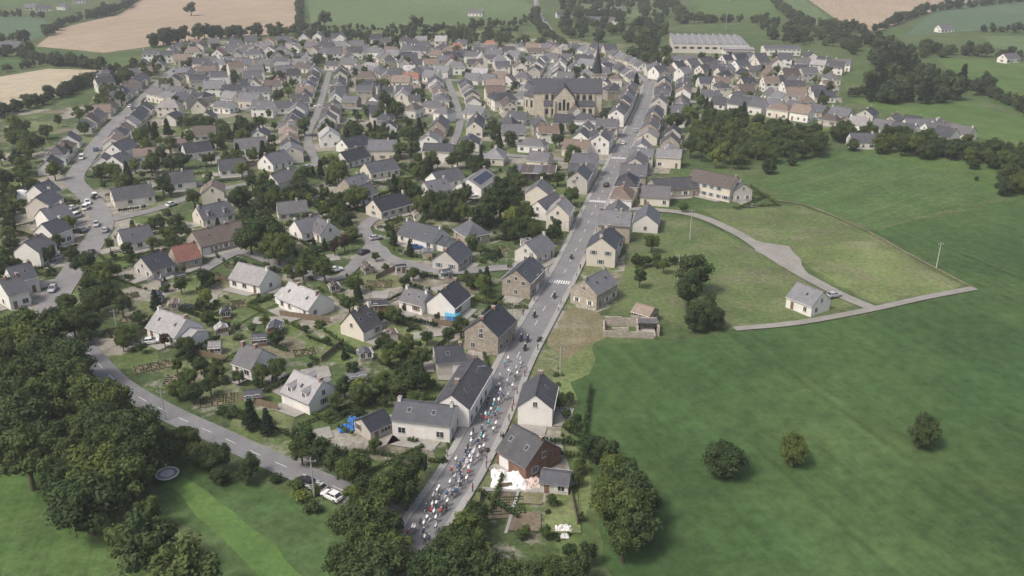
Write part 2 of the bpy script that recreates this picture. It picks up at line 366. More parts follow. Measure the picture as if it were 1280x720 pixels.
LOW = road('road', [(86, 418), (105, 436), (150, 482), (210, 517), (280, 549), (350, 582), (432, 616), (480, 640), (520, 668)], 5.0, 'asphalt')
trk = road('track', [(752, 262), (800, 262), (850, 266), (885, 275), (930, 297), (960, 318), (1010, 348), (1060, 374), (1092, 387)], 3.8, 'gravel')
trk2 = road('track', [(918, 412), (1000, 404), (1092, 387), (1150, 374), (1218, 361)], 2.4, 'gravel')
trk3 = road('track', [(1218, 361), (1180, 342), (1130, 315), (1085, 290), (1010, 258), (960, 250)], .8, 'dirt')
field('gravel_yard', [(940, 300), (985, 308), (1000, 325), (1010, 345), (975, 332), (945, 315)], 'gravel', 1)
field('gravel_yard', [(440, 322), (470, 300), (492, 316), (486, 338), (452, 344)], 'gravel', 1); field('gravel_yard', [(530, 236), (600, 228), (608, 246), (560, 262)], 'gravel', 1)
MAIN = smooth(GP(MAINP)); rz[0] += .004; MZ = rz[0]; RW = 3.1; PW = 4.4
ribbon('main_road', MAIN, -RW, RW, MZ, 'asphalt'); occroad(MAIN, 7.5)
ribbon('pavement', MAIN, RW, PW, MZ+.12, 'pave', 0); ribbon('pavement', MAIN[4:], -PW, -RW, MZ+.12, 'pave', 0)
def sample(pl, d):
    for i in range(len(pl)-1):
        l = (pl[i+1]-pl[i]).length
        if d <= l: return pl[i].lerp(pl[i+1], d/l), (pl[i+1]-pl[i]).normalized()
        d -= l
    return pl[-1], (pl[-1]-pl[-2]).normalized()
def plen(pl): return sum((pl[i+1]-pl[i]).length for i in range(len(pl)-1))
def dashes(name, pl, on, off, off_lat, w_, z, k='paint'):
    mb = MB(); d = 0; T = plen(pl)
    while d+on < T:
        p, t = sample(pl, d); q, t2 = sample(pl, d+on); n1 = Vector((-t.y, t.x)); p = p+n1*off_lat; q = q+n1*off_lat
        mb.poly([(*(p-n1*w_/2), z), (*(q-n1*w_/2), z), (*(q+n1*w_/2), z), (*(p+n1*w_/2), z)], k); d += on+off
    mb.obj(name)
dashes('road_marking', MAIN, 3, 6, 0, .14, MZ+.004)
dashes('road_marking', LOW, 3, 4, 0, .12, RZ+.09)
cw = MB()
for dd in (128, 205, 268):
    p, t = sample(MAIN, dd); nn = Vector((-t.y, t.x))
    for i in range(-4, 5):
        c = p+nn*i*.66; cw.poly([(*(c-t*1.2-nn*.2), MZ+.008), (*(c+t*1.2-nn*.2), MZ+.008), (*(c+t*1.2+nn*.2), MZ+.008), (*(c-t*1.2+nn*.2), MZ+.008)], 'paint')
cw.obj('pedestrian_crossing')
ti = MB(); p, t = sample(MAIN, 40); nn = Vector((-t.y, t.x))
ti.poly([(*(p-t*5), MZ+.014), (*(p-nn*.5), MZ+.014), (*(p+t*5), MZ+.014), (*(p+nn*.5), MZ+.014)][::-1], 'paint'); ti.obj('road_marking')
# ------------------------------------------------------------ houses
houses = []
def opening(mb, o, t, n, w_, h, sh, k='glass'):
    mb.obox(o, t, n, (-w_/2-.08, w_/2+.08), (-.05, .04), (-.08, h+.08), 'trim')
    mb.obox(o, t, n, (-w_/2, w_/2), (0, .055), (0, h), k)
    if k == 'glass':
        mb.obox(o, t, n, (-.03, .03), (.055, .075), (0, h), 'trim')
        mb.obox(o, t, n, (-w_/2-.15, w_/2+.15), (.04, .14), (-.14, -.08), 'concrete')
        if sh:
            for s_ in (-1, 1):
                a = s_*(w_/2+.1); b = s_*(w_/2+.1+w_*.45); mb.obox(o, t, n, (min(a, b), max(a, b)), (0, .07), (-.02, h+.02), sh)
def house(c, ang, L, W, e, r, wall='white', roof='slate', hip=False, name='house', rn=None, simple=False, dormer=0, chim=None, solar=False, wing=False, mark=True):
    rn = rn or R; mb = MB(); hl, hw = L/2, W/2; top = e+r
    zb = 0.
    sh = rn.choice(['shut1', 'shut2', 'trim', 'trim', None, None])
    floors = 2 if e > 4.4 else 1
    ov = .3
    if hip:
        mb.add([(-hl, -hw, zb), (hl, -hw, zb), (hl, hw, zb), (-hl, hw, zb), (-hl, -hw, e), (hl, -hw, e), (hl, hw, e), (-hl, hw, e)], [(0, 1, 5, 4), (1, 2, 6, 5), (2, 3, 7, 6), (3, 0, 4, 7)], wall)
        A, B = hl+ov, hw+ov; q = max(.3, hl-hw*.8); e2 = e-.05
        vs = [(-A, -B, e2), (A, -B, e2), (A, B, e2), (-A, B, e2), (-q, 0, top), (q, 0, top)]
        mb.add(vs, [(0, 1, 5, 4), (1, 2, 5), (2, 3, 4, 5), (3, 0, 4), (0, 3, 2, 1)], roof)
        mb.box(-A-.06, A+.06, -B-.06, B+.06, e2-.16, e2-.01, 'trim')
    else:
        mb.add([(-hl, -hw, zb), (hl, -hw, zb), (hl, hw, zb), (-hl, hw, zb), (-hl, -hw, e), (hl, -hw, e), (hl, hw, e), (-hl, hw, e), (-hl, 0, top), (hl, 0, top)],
               [(0, 1, 5, 4), (1, 2, 6, 9, 5), (2, 3, 7, 6), (3, 0, 4, 8, 7)], wall)
        sl_ = r/hw; A = hl+.15
        for s_ in (-1, 1):
            y1 = s_*(hw+ov); z1 = e-ov*sl_+.02; th = .14
            vs = [(-A, 0, top+.02), (A, 0, top+.02), (A, y1, z1), (-A, y1, z1)]
            vs += [(x, y, z+th) for x, y, z in vs]
            fs = [(0, 1, 2, 3), (4, 7, 6, 5), (0, 4, 5, 1), (1, 5, 6, 2), (2, 6, 7, 3), (3, 7, 4, 0)]
            if s_ > 0: fs = [f[::-1] for f in fs]
            mb.add(vs, fs, roof)
            mb.box(-A, A, min(y1, y1+s_*.1), max(y1, y1+s_*.1), z1+.02, z1+.12, 'metal' if rn.random() < .6 else 'trim')
        mb.box(-A, A, -.13, .13, top+.08, top+.22, roof)
        for s_ in (-1, 1):
            nrm = Vector((0, s_*sl_, 1)).normalized(); dn = Vector((0, s_*1, -sl_)).normalized()
            nsk = rn.choice([0, 0, 1, 2, 2]) if not simple else rn.choice([0, 0, 0, 1])
            for i in range(nsk):
                x = -hl+L*(i+.5+rn.uniform(-.15, .15))/max(1, nsk)
                o = Vector((x, s_*hw*.48, top-r*.48+.16))
                mb.obox(o, (1, 0, 0), dn, (-.42, .42), (-.55, .55), (-.03, .05), 'metal', nrm)
                mb.obox(o, (1, 0, 0), dn, (-.34, .34), (-.46, .46), (.05, .07), 'glass', nrm)
            if solar and s_ < 0:
                o = Vector((0, s_*hw*.5, top-r*.5+.18)); mb.obox(o, (1, 0, 0), dn, (-hl*.8, hl*.8), (-1.6, 1.6), (.02, .1), 'solar', nrm)
            for i in range(dormer):
                x = -hl+L*(i+.5)/dormer; yb = s_*hw*.86; z0 = e+.1; zt = min(e+r*.62, e+1.7)
                yi = s_*hw*(1-(zt-e)/r)*.95
                mb.box(x-.7, x+.7, min(yb, yi), max(yb, yi), z0, zt, wall)
                mb.loft([[(x-.9, yb+s_*.15, zt), (x+.9, yb+s_*.15, zt), (x, yb+s_*.15, zt+.7)], [(x-.9, yi*.6, zt), (x+.9, yi*.6, zt), (x, yi*.6, zt+.7)]], roof)
                opening(mb, (x, yb, z0+.35), (s_, 0, 0), (0, s_, 0), .8, 1.0, None)
    for f in range(floors):
        zf = .95+f*2.7
        for s_ in (-1, 1):
            n = max(2, int(L/(2.9 if not simple else 3.2))); dr = rn.randrange(n)
            for i in range(n):
                x = -hl+L*(i+.5)/n
                if f == 0 and i == dr:
                    if rn.random() < .45 and not simple: opening(mb, (x, s_*hw, .12), (s_, 0, 0), (0, s_, 0), min(2.3, L/n*.8), 2.05, None, 'trim')
                    else: opening(mb, (x, s_*hw, .12), (s_, 0, 0), (0, s_, 0), .95, 2.1, None, 'door')
                elif rn.random() < .88: opening(mb, (x, s_*hw, zf), (s_, 0, 0), (0, s_, 0), rn.choice([.9, 1.1, 1.4 if f == 0 else 1.]), 1.2, sh)
        for s_ in (-1, 1):
            for k_ in ((-.25, .25) if rn.random() < .5 else (0,)):
                if rn.random() < .55: opening(mb, (s_*hl, k_*W, zf), (0, -s_, 0), (s_, 0, 0), .95, 1.15, sh)
    if not hip and r > 2:
        for s_ in (-1, 1):
            if rn.random() < .6: opening(mb, (s_*hl, 0, e+.25), (0, -s_, 0), (s_, 0, 0), .8, 1., None)
    nch = chim if chim is not None else rn.choice([1, 1, 2])
    for i in range(nch):
        q_ = hl-.5 if not hip else max(.3, hl-hw*.8)
        x = (q_ if i == 0 else -q_)*rn.choice([1, 1, .4]); y = 0 if rn.random() < .7 else rn.uniform(-.5, .5)
        hh = top+.75
        mb.box(x-.3, x+.3, y-.42, y+.42, top-1.2, hh, 'chim' if rn.random() < .5 else wall); mb.box(x-.36, x+.36, y-.48, y+.48, hh, hh+.1, 'concrete')
        for dy in (-.2, .2): mb.tube((x, y+dy, hh+.1), (x, y+dy, hh+.35), .1, .08, 'chim', 6)
    if wing:
        s_ = rn.choice([-1, 1]); wl = 3.0; x0 = s_*hl; x1 = s_*(hl+wl); ww = W*.36
        xa, xb = min(x0, x1), max(x0, x1)
        e1 = 2.2; t1 = 3.4
        mb.add([(xa, -ww, 0), (xb, -ww, 0), (xb, ww, 0), (xa, ww, 0), (xa, -ww, e1), (xb, -ww, e1), (xb, ww, e1), (xa, ww, e1), (xa, 0, t1), (xb, 0, t1)],
               [(0, 1, 5, 4), (1, 2, 6, 9, 5), (2, 3, 7, 6), (3, 0, 4, 8, 7)], wall)
        for q in (-1, 1):
            mb.loft([[(x_, 0, t1+.02), (x_, q*(ww+.25), e1-.12), (x_, q*(ww+.25), e1), (x_, 0, t1+.16)] for x_ in ((xa+.01 if s_ > 0 else xa-.2), (xb-.01 if s_ < 0 else xb+.2))], roof)
        opening(mb, (x1, 0, .12), (0, -s_, 0), (s_, 0, 0), 2.2, 1.9, None, 'trim')
    if mark:
        occ.update(rast(c, ang, L+1, W+1)); houses.append((c, ang, L, W))
    return mb.obj(name, (c[0], c[1], 0), ang)
def HR(u1, v1, u2, v2, W=8, e=2.7, r=3.2, wall='white', roof='slate', **k):
    a, b = Vector(G(u1, v1, e+r)), Vector(G(u2, v2, e+r)); c = (a+b)/2
    return house((c.x, c.y), math.atan2(b.y-a.y, b.x-a.x), max(5, (b-a).length), W, e, r, wall, roof, **k)
near = []
def N(*a, **k): o = HR(*a, **k); near.append(houses[-1]); return o
N(198, 386, 234, 398, 8, roof='slatel', wing=True); N(298, 328, 336, 337, 8, roof='slatel'); N(362, 352, 400, 367, 8, roof='slatel', wing=True)
N(438, 391, 461, 380, 7.5, 2.7, 4.0, wall='cream', roof='slated'); N(304, 429, 328, 437, 7.5, wall='white'); N(368, 463, 403, 477, 8, roof='slatel', dormer=2)
N(550, 365, 570, 350, 8, 3, 3.6, roof='slated'); N(508, 359, 536, 366, 6.5, 2.6, 2.4, wall='white'); N(466, 250, 504, 240, 8.5, 2.8, 3.2, wall='cream', roof='slated')
N(508, 275, 552, 286, 8.5, roof='slate', wall='white', wing=True); N(556, 314, 574, 300, 8, wall='grey'); N(368, 276, 398, 269, 8, wall='white'); N(398, 272, 412, 278, 7)
N(240, 290, 300, 276, 10, 3, 3.3, wall='stone', roof='brown'); N(214, 309, 244, 303, 8.5, wall='stone', roof='red'); N(176, 322, 204, 313, 8.5, wall='grey', roof='slated'); N(148, 288, 186, 281, 8.5, wall='white')
N(245, 259, 285, 251, 9, wall='cream', dormer=2); N(138, 236, 188, 229, 9, wall='cream', roof='slated'); N(200, 217, 240, 212, 9, roof='slated'); N(272, 200, 306, 197, 8, roof='slated')
N(228, 180, 262, 176, 9, roof='slated'); N(292, 174, 332, 171, 9, roof='slate'); N(427, 174, 456, 168, 9, roof='slated'); N(456, 204, 492, 198, 9, wall='cream')
N(540, 216, 572, 209, 9, roof='slated'); N(585, 224, 606, 210, 10, 3.2, 3, roof='slatel', solar=True); N(430, 224, 455, 216, 8, wall='stone')
N(440, 236, 462, 228, 7, roof='slate'); N(530, 228, 556, 222, 8, wall='grey')
N(645, 338, 664, 320, 8, 4.6, 3.0, wall='stone', roof='slate'); N(601, 400, 624, 380, 8.5, 4.8, 3.4, wall='stone', roof='slated')
N(543, 434, 578, 431, 8, 3, 2.0, wall='grey', roof='slated'); N(497, 500, 568, 508, 7.5, 3.8, 2.0, wall='white', roof='slate', chim=2)
N(564, 494, 595, 446, 7.0, 4.4, 2.6, wall='white', roof='slated', chim=2); N(452, 524, 480, 512, 5.5, 2.2, 1.6, wall='grey', roof='slated', chim=0, simple=True)
N(643, 530, 680, 551, 8.8, 3.0, 3.6, wall='brick', roof='slated', chim=1); N(669, 494, 676, 466, 6.8, 4.0, 2.8, wall='white', roof='slated')
N(682, 588, 708, 591, 4.2, 2.2, 1.1, wall='grey', roof='slated', chim=0, simple=True, name='garden_shed')
N(730, 350, 756, 336, 8, 4.4, 3.0, wall='stone', roof='slate'); N(997, 353, 1029, 365, 7.5, 3.0, 3.0, wall='white', roof='slatel', chim=0, simple=True)
N(868, 211, 922, 222, 9, 5.2, 3.0, wall='cream', roof='brown'); N(815, 224, 868, 221, 9, 3.4, 2.6, wall='stone', roof='slated', chim=0, simple=True, name='stone_barn')
N(918, 222, 930, 230, 7, 4, 2.4, wall='grey', roof='slate')
N(672, 252, 694, 240, 8, 3, 3.2, wall='white'); N(657, 304, 680, 292, 7.5, 3.2, 3, wall='grey')
for q in [(8, 335, 38, 328), (30, 303, 52, 292), (52, 280, 76, 272), (50, 262, 80, 254), (44, 247, 62, 236), (42, 232, 62, 225), (140, 180, 160, 172), (140, 195, 155, 188), (2, 350, 20, 345)]:
    N(*q, 8, 4.2, 3.0, wall=R.choice(['white', 'white', 'cream']), roof='slate')
hb = MB(); hb.box(-8, 8, -6, 6, 0, 3.2, 'brown'); hb.box(-8.4, 8.4, -6.4, 6.4, 3.2, 3.5, 'grey')
for i in range(6): hb.box(-8.1+i*2.72, -8.1+(i+1)*2.72-.1, -6.1, 6.1, 3.5, 3.56, 'brown' if i % 3 else 'slatel')
for i in range(5): hb.box(-7+i*3, -5.2+i*3, -6.05, -6.0, .3, 2.8, 'glass')
c = G(668, 222); hb.obj('flat_roof_hangar', (*c, 0), -.1); occ.update(rast(c, 0, 18, 14))
def row(pl, side, d0, d1, off, wall, efn, skip=.1, gap=(0, 1.5), Lr=(8, 13), Wr=(7, 8.6), perp=.15, tol=1):
    d = d0; T = min(d1, plen(pl))
    while d < T:
        L = R.uniform(*Lr); W_ = R.uniform(*Wr); p, t = sample(pl, d+L/2)
        a0 = ang = math.atan2(t.y, t.x); nn = Vector((-t.y, t.x))*side
        pp = R.random() < perp
        if pp: ang += math.pi/2; L = min(L, 10)
        q = p+nn*(off+(L if pp else W_)/2)
        fp = rast(q, ang, L-2.6, W_-3.4)
        if R.random() > skip and len(fp & occ) <= tol:
            e = efn(); house((q.x, q.y), ang, L-.1, W_, e, R.uniform(2.4, 3.5), R.choice(wall), R.choice(['slate', 'slate', 'slate', 'slated', 'slated', 'brown', 'slatel']), simple=True, hip=R.random() < .1)
        d += (W_ if pp else L)+R.uniform(*gap)
WH = ['white', 'white', 'cream', 'grey', 'white', 'cream', 'white', 'stone']
two = lambda: R.choice([4.6, 5.2, 5.6, 3.2])
one = lambda: R.choice([2.7, 2.8, 3.1, 4.4])
def dist_at(pl, u, v):
    g = Vector(G(u, v)); best = 1e9; d = 0; bd = 0
    for i in range(len(pl)-1):
        if (pl[i]-g).length < best: best = (pl[i]-g).length; bd = d
        d += (pl[i+1]-pl[i]).length
    return bd
CH = Vector(G(711, 128)); occ_ch = rast((CH.x, CH.y-16), 0, 40, 14); occ.update(occ_ch)
MW = ['stone', 'cream', 'grey', 'white', 'cream', 'white']
row(MAIN, -1, dist_at(MAIN, 712, 328), 1e9, 5.0, MW, two, .0, (0, .6), tol=2)
row(MAIN, 1, dist_at(MAIN, 728, 292), 1e9, 5.0, MW, two, .03, (0, .6), tol=2)
row(MAIN, -1, dist_at(MAIN, 735, 285), dist_at(MAIN, 752, 250), 15, MW, one, .3, (1, 4))
occ.update(rast(G(850, 285), 0, 42, 60))
row(MAIN, -1, dist_at(MAIN, 768, 210), 1e9, 16, WH, one, .3, (1, 5)); row(MAIN, 1, dist_at(MAIN, 735, 285), 1e9, 16, WH, one, .3, (1, 5))
# ------------------------------------------------------------ church
def church():
    a, b = Vector(G(668, 100, 17)), Vector(G(752, 100, 17)); c = (a+b)/2; L = (b-a).length; hl = L/2; mb = MB(); hw = 6; e = 11.5; top = 17.5; LS = 'limestone'
    def nave(x0, x1, y0, y1, e, top, wall=LS):
        ym = (y0+y1)/2
        mb.add([(x0, y0, 0), (x1, y0, 0), (x1, y1, 0), (x0, y1, 0), (x0, y0, e), (x1, y0, e), (x1, y1, e), (x0, y1, e), (x0, ym, top), (x1, ym, top)], [(0, 1, 5, 4), (1, 2, 6, 9, 5), (2, 3, 7, 6), (3, 0, 4, 8, 7)], wall)
        for s_, yy in ((-1, y0), (1, y1)):
            mb.loft([[(x, ym, top+.05), (x, yy+s_*.4, e-.2), (x, yy+s_*.4, e+.05), (x, ym, top+.35)] for x in (x0-.3, x1+.3)], 'slate')
    nave(-hl, hl, -hw, hw, e, top)
    def arch(x, y, z, ww, hh):
        pts = [(-ww, 0), (ww, 0), (ww, hh)]+[(ww*math.cos(q), hh+ww*math.sin(q)) for q in (.5, 1., 1.57, 2.1, 2.6)]+[(-ww, hh)]
        mb.poly([(x+px_, y, z+pz) for px_, pz in pts], 'glass')
    for s_ in (-1, 1):
        y0, y1 = s_*hw, s_*(hw+3.8)
        mb.box(-hl+5, hl-4, min(y0, y1), max(y0, y1), 0, 5.6, LS)
        mb.loft([[(x, y0, 7.8), (x, y1+s_*.3, 5.5), (x, y1+s_*.3, 5.75), (x, y0, 8.05)] for x in (-hl+4.8, hl-3.8)], 'slate')
        n = 8
        for i in range(n+1):
            x = -hl+5+(L-9)*i/n; ya = s_*(hw+3.8)
            mb.obox((x, ya, 0), (1, 0, 0), (0, s_, 0), (-.4, .4), (0, 1.1), (0, 5.2), LS)
            mb.obox((x, s_*hw, 0), (1, 0, 0), (0, s_, 0), (-.35, .35), (0, .7), (7.2, e-.3), LS)
        for i in range(n):
            x = -hl+5+(L-9)*(i+.5)/n
            arch(x, s_*(hw+3.84), 1.6, .7, 2.2); arch(x, s_*(hw+.04), 8.2, .75, 1.7)
    x0 = -2; dd = 13; ex = 10.5; tt = 16
    y0, y1 = -dd, dd; xa, xb = x0-5, x0+5
    mb.add([(xa, y0, 0), (xb, y0, 0), (xb, y1, 0), (xa, y1, 0), (xa, y0, ex), (xb, y0, ex), (xb, y1, ex), (xa, y1, ex), (x0, y0, tt), (x0, y1, tt)], [(0, 1, 5, 8, 4), (1, 2, 6, 5), (2, 3, 7, 9, 6), (3, 0, 4, 7)], LS)
    for s_, xx in ((-1, xa), (1, xb)): mb.loft([[(x0, y, tt+.05), (xx+s_*.3, y, ex-.2), (xx+s_*.3, y, ex+.1), (x0, y, tt+.3)] for y in (y0-.3, y1+.3)], 'slate')
    for ox in (-2, 0, 2): arch(x0+ox, y0-.04, 4, .65, 5 if ox == 0 else 3.6)
    for ox in (-4.8, 4.8): mb.box(x0+ox-.5, x0+ox+.5, y0-.9, y0, 0, 9, LS)
    rings = []
    for z in (0, 9.5): rings.append([(-hl+.1-5.5*math.sin(math.pi*i/6), -5.5*math.cos(math.pi*i/6), z) for i in range(7)])
    mb.loft(rings, LS, False)
    for i in range(6):
        p = [(-hl+.1-5.9*math.sin(math.pi*k_/6), -5.9*math.cos(math.pi*k_/6), 9.4) for k_ in (i, i+1)]; mb.poly([*p, (-hl+.1, 0, 14.5)], 'slate')
        am = math.pi*(i+.5)/6; nx_, ny_ = -math.sin(am), -math.cos(am)
        mb.obox((-hl+.1+5.36*nx_, 5.36*ny_, 4), (-ny_, nx_, 0), (nx_, ny_, 0), (-.5, .5), (0, .06), (0, 3.6), 'glass')
    tx = hl-2; ty = 6
    mb.box(tx-2.7, tx+2.7, ty-2.7, ty+2.7, 0, 19, LS); mb.box(tx-3, tx+3, ty-3, ty+3, 19, 19.6, 'stone')
    for an in range(4):
        t = Vector((math.cos(an*math.pi/2), math.sin(an*math.pi/2), 0)); n = Vector((t.y, -t.x, 0)); o = Vector((tx, ty, 0))+n*2.7
        for s_ in (-1.1, 1.1): mb.obox(o, t, n, (s_-.45, s_+.45), (0, .05), (14.5, 17.8), 'glass')
    r1 = [(tx+2.7*math.cos(math.pi/8+i*math.pi/4), ty+2.7*math.sin(math.pi/8+i*math.pi/4), 19.6) for i in range(8)]
    r2 = [(tx+.08*math.cos(math.pi/8+i*math.pi/4), ty+.08*math.sin(math.pi/8+i*math.pi/4), 34) for i in range(8)]
    mb.loft([r1, r2], 'slated'); mb.tube((tx, ty, 33.8), (tx, ty, 36), .06, .05, 'black', 5); mb.box(tx-.6, tx+.6, ty-.05, ty+.05, 35, 35.15, 'black')
    ang = math.atan2(b.y-a.y, b.x-a.x)-.04
    mb.obj('church', (c.x, c.y, 0), ang); occ.update(rast(c, ang, L+12, 30))
church()
# ------------------------------------------------------------ factory
def factory():
    c = G(884, 60); mb = MB(); L = 56; W_ = 60; h = 6
    mb.box(-L/2, L/2, -W_/2, W_/2, 0, h, 'grey'); n = 10
    for i in range(n):
        x0 = -L/2+L*i/n; x1 = x0+L/n
        mb.loft([[(x0+.01, y, h+.01), (x1-.01, y, h+.01), (x0+.01, y, h+1.9)] for y in (-W_/2+.2, W_/2-.2)], 'sheet')
        mb.box(x0-.04, x0+.0, -W_/2+.5, W_/2-.5, h+.3, h+1.7, 'concrete')
        mb.poly([(x0+1.2, -W_/2-.05, 3), (x1-1.2, -W_/2-.05, 3), (x1-1.2, -W_/2-.05, 4.6), (x0+1.2, -W_/2-.05, 4.6)], 'glass')
    mb.box(8, 30, -W_/2-14, -W_/2-.1, 0, 4.5, 'trim'); mb.box(7.6, 30.4, -W_/2-14.4, -W_/2-.05, 4.5, 5.1, 'sheet'); mb.box(7.5, 30.5, -W_/2-14.5, -W_/2-14.41, 4.55, 5., 'red'); mb.box(10, 28, -W_/2-14.1, -W_/2-14.02, .3, 3.4, 'glass')
    mb.obj('factory', (*c, 0), -.12); occ.update(rast(c, -.12, 70, 84))
    for (u, v, l, w_) in ((975, 68, 26, 14), (935, 78, 22, 12), (755, 30, 40, 14), (850, 82, 22, 12)):
        c = G(u, v); house(c, R.uniform(-.3, .2), l, w_, 4.6, 2, 'white', 'slate', simple=True, chim=0, name='warehouse')
factory()
for S in (S3, S4, S4b, S5, S6, S7, S8, S9, S12):
    for sd in (-1, 1): row(S, sd, 4, min(plen(S), 165 if S is S5 else (150 if S is S7 else 1e9)), 3.6 if S in (S3, S4, S12) else 4.6, WH, two if S in (S12, S6) else one, .10, (.5, 5), Lr=(7.5, 12))
for sd in (-1, 1): row(L1, sd, dist_at(L1, 100, 215), 1e9, 6, WH, one, .2, (1, 6))
for sd in (-1, 1): row(S2, sd, 60, 1e9, 7, ['white', 'cream', 'white'], one, .15, (5, 14), (9, 13))
def fill(poly, step, skip, wall, efn, Lr=(8, 12.5)):
    W_ = GP(poly); xs = [p[0] for p in W_]; ys = [p[1] for p in W_]; y = min(ys); k = 0
    while y < max(ys):
        x = min(xs)+(k % 2)*step/2; k += 1
        while x < max(xs):
            px_, py_ = x+R.uniform(-.3, .3)*step, y+R.uniform(-.3, .3)*step; x += step
            if R.random() < skip or not inside((px_, py_), W_): continue
            L = R.uniform(*Lr); w_ = R.uniform(6.6, 8.4); a0 = .12+.9*noise.noise(Vector((px_*.006, py_*.006, 0)))
            ang = a0+R.choice([0, 0, math.pi/2])+R.uniform(-.12, .12); fp = rast((px_, py_), ang, L, w_)
            if fp & occ: continue
            house((px_, py_), ang, L, w_, efn(), R.uniform(2.4, 3.7), R.choice(wall), R.choice(['slate', 'slate', 'slated', 'slated', 'brown', 'slatel', 'slate', 'slated', 'red' if R.random() < .25 else 'brown']), simple=True, hip=R.random() < .12)
        y += step
DENSE = [(120, 100), (240, 58), (400, 52), (560, 60), (700, 62), (830, 85), (1040, 80), (1035, 142), (880, 142), (830, 150), (800, 190), (760, 200), (700, 190), (600, 175), (520, 170), (420, 150), (330, 152), (200, 160), (150, 140)]
fill(DENSE, 14.5, .15, WH, two); fill(DENSE, 12, .5, WH, one, (6, 9))
fill([(150, 165), (520, 165), (720, 190), (700, 245), (600, 240), (420, 250), (230, 255), (150, 225)], 20, .25, ['white', 'cream', 'white'], one)
fill([(215, 265), (420, 250), (640, 290), (650, 340), (480, 420), (230, 420), (170, 370)], 24, .6, ['white', 'cream', 'stone'], one)
fill([(1040, 140), (1120, 152), (1120, 168), (1040, 160)], 16, .2, WH, one)
for (u, v) in ((40, 12), (55, 14), (80, 12), (100, 4), (745, 12), (770, 16), (1180, 40), (595, 20), (705, 22), (1080, 184), (1260, 78), (15, 62), (1150, 165), (1170, 170)):
    house(G(u, v), R.uniform(-.5, .5), R.uniform(11, 17), 8, 3.2, 3, 'white', 'slate', simple=True)
# ------------------------------------------------------------ trees
def leafcards(C, Rr, per, size, rng, flat=1.0):
    P = []; Nn = []; T = []
    for (cx, cy, cz), r in zip(C, Rr):
        n = int(per*(r*r)); d = rng.normal(size=(n, 3)); d /= np.linalg.norm(d, axis=1)[:, None]
        d[:, 2] = np.where(d[:, 2] < -.5, -d[:, 2], d[:, 2])
        rr = r*rng.uniform(.72, 1.12, (n, 1)); P.append(np.array([cx, cy, cz])+d*rr*np.array([1, 1, flat])); nn = d+rng.normal(size=(n, 3))*.45; nn /= np.linalg.norm(nn, axis=1)[:, None]
        Nn.append(nn); T.append(np.full(n, rng.uniform(0, .75))+rng.uniform(0, .25, n))
    P = np.vstack(P); Nn = np.vstack(Nn); T = np.concatenate(T); n = len(P)
    a = np.cross(Nn, rng.normal(size=(n, 3))); a /= np.linalg.norm(a, axis=1)[:, None]; b = np.cross(Nn, a)
    s = (size*rng.uniform(.6, 1.3, n))[:, None]
    V = np.stack([P-a*s*1.25, P-b*s*.7+Nn*s*.12, P+a*s*1.25, P+b*s*.7+Nn*s*.12], 1).reshape(-1, 3)
    return V, np.repeat(T, 4)
def ico():
    t = (1+5**.5)/2; v = np.array([(-1, t, 0), (1, t, 0), (-1, -t, 0), (1, -t, 0), (0, -1, t), (0, 1, t), (0, -1, -t), (0, 1, -t), (t, 0, -1), (t, 0, 1), (-t, 0, -1), (-t, 0, 1)], float); v /= np.linalg.norm(v[0])
    f = [(0, 11, 5), (0, 5, 1), (0, 1, 7), (0, 7, 10), (0, 10, 11), (1, 5, 9), (5, 11, 4), (11, 10, 2), (10, 7, 6), (7, 1, 8), (3, 9, 4), (3, 4, 2), (3, 2, 6), (3, 6, 8), (3, 8, 9), (4, 9, 5), (2, 4, 11), (6, 2, 10), (8, 6, 7), (9, 8, 1)]
    return v, f
IV, IF = ico()
def foliage_mesh(name, C, Rr, per, size, seed, leaf='leaf', trunk=None, flat=1.):
    rng = np.random.default_rng(seed); V, T = leafcards(C, Rr, per, size, rng, flat); n4 = len(V)
    vs = [V]; ts = [T]; faces = [tuple(range(i, i+4)) for i in range(0, n4, 4)]; base = n4
    for (c, r) in zip(C, Rr):
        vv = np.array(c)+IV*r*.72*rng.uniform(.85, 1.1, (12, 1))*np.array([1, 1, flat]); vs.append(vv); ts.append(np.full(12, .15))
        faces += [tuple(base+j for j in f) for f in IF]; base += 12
    mi = [0]*len(faces)
    if trunk:
        mb = MB(); trunk(mb); vs.append(np.array(mb.v)); ts.append(np.zeros(len(mb.v))); faces += [tuple(base+j for j in f) for f in mb.f]; mi += [1]*len(mb.f)
    me = bpy.data.meshes.new(name); me.from_pydata(np.vstack(vs).tolist(), [], faces)
    me.materials.append(M[leaf]); me.materials.append(M['bark']); me.polygons.foreach_set('material_index', mi)
    at = me.attributes.new('tint', 'FLOAT', 'POINT'); at.data.foreach_set('value', np.concatenate(ts).astype(np.float32)); me.update(); return me
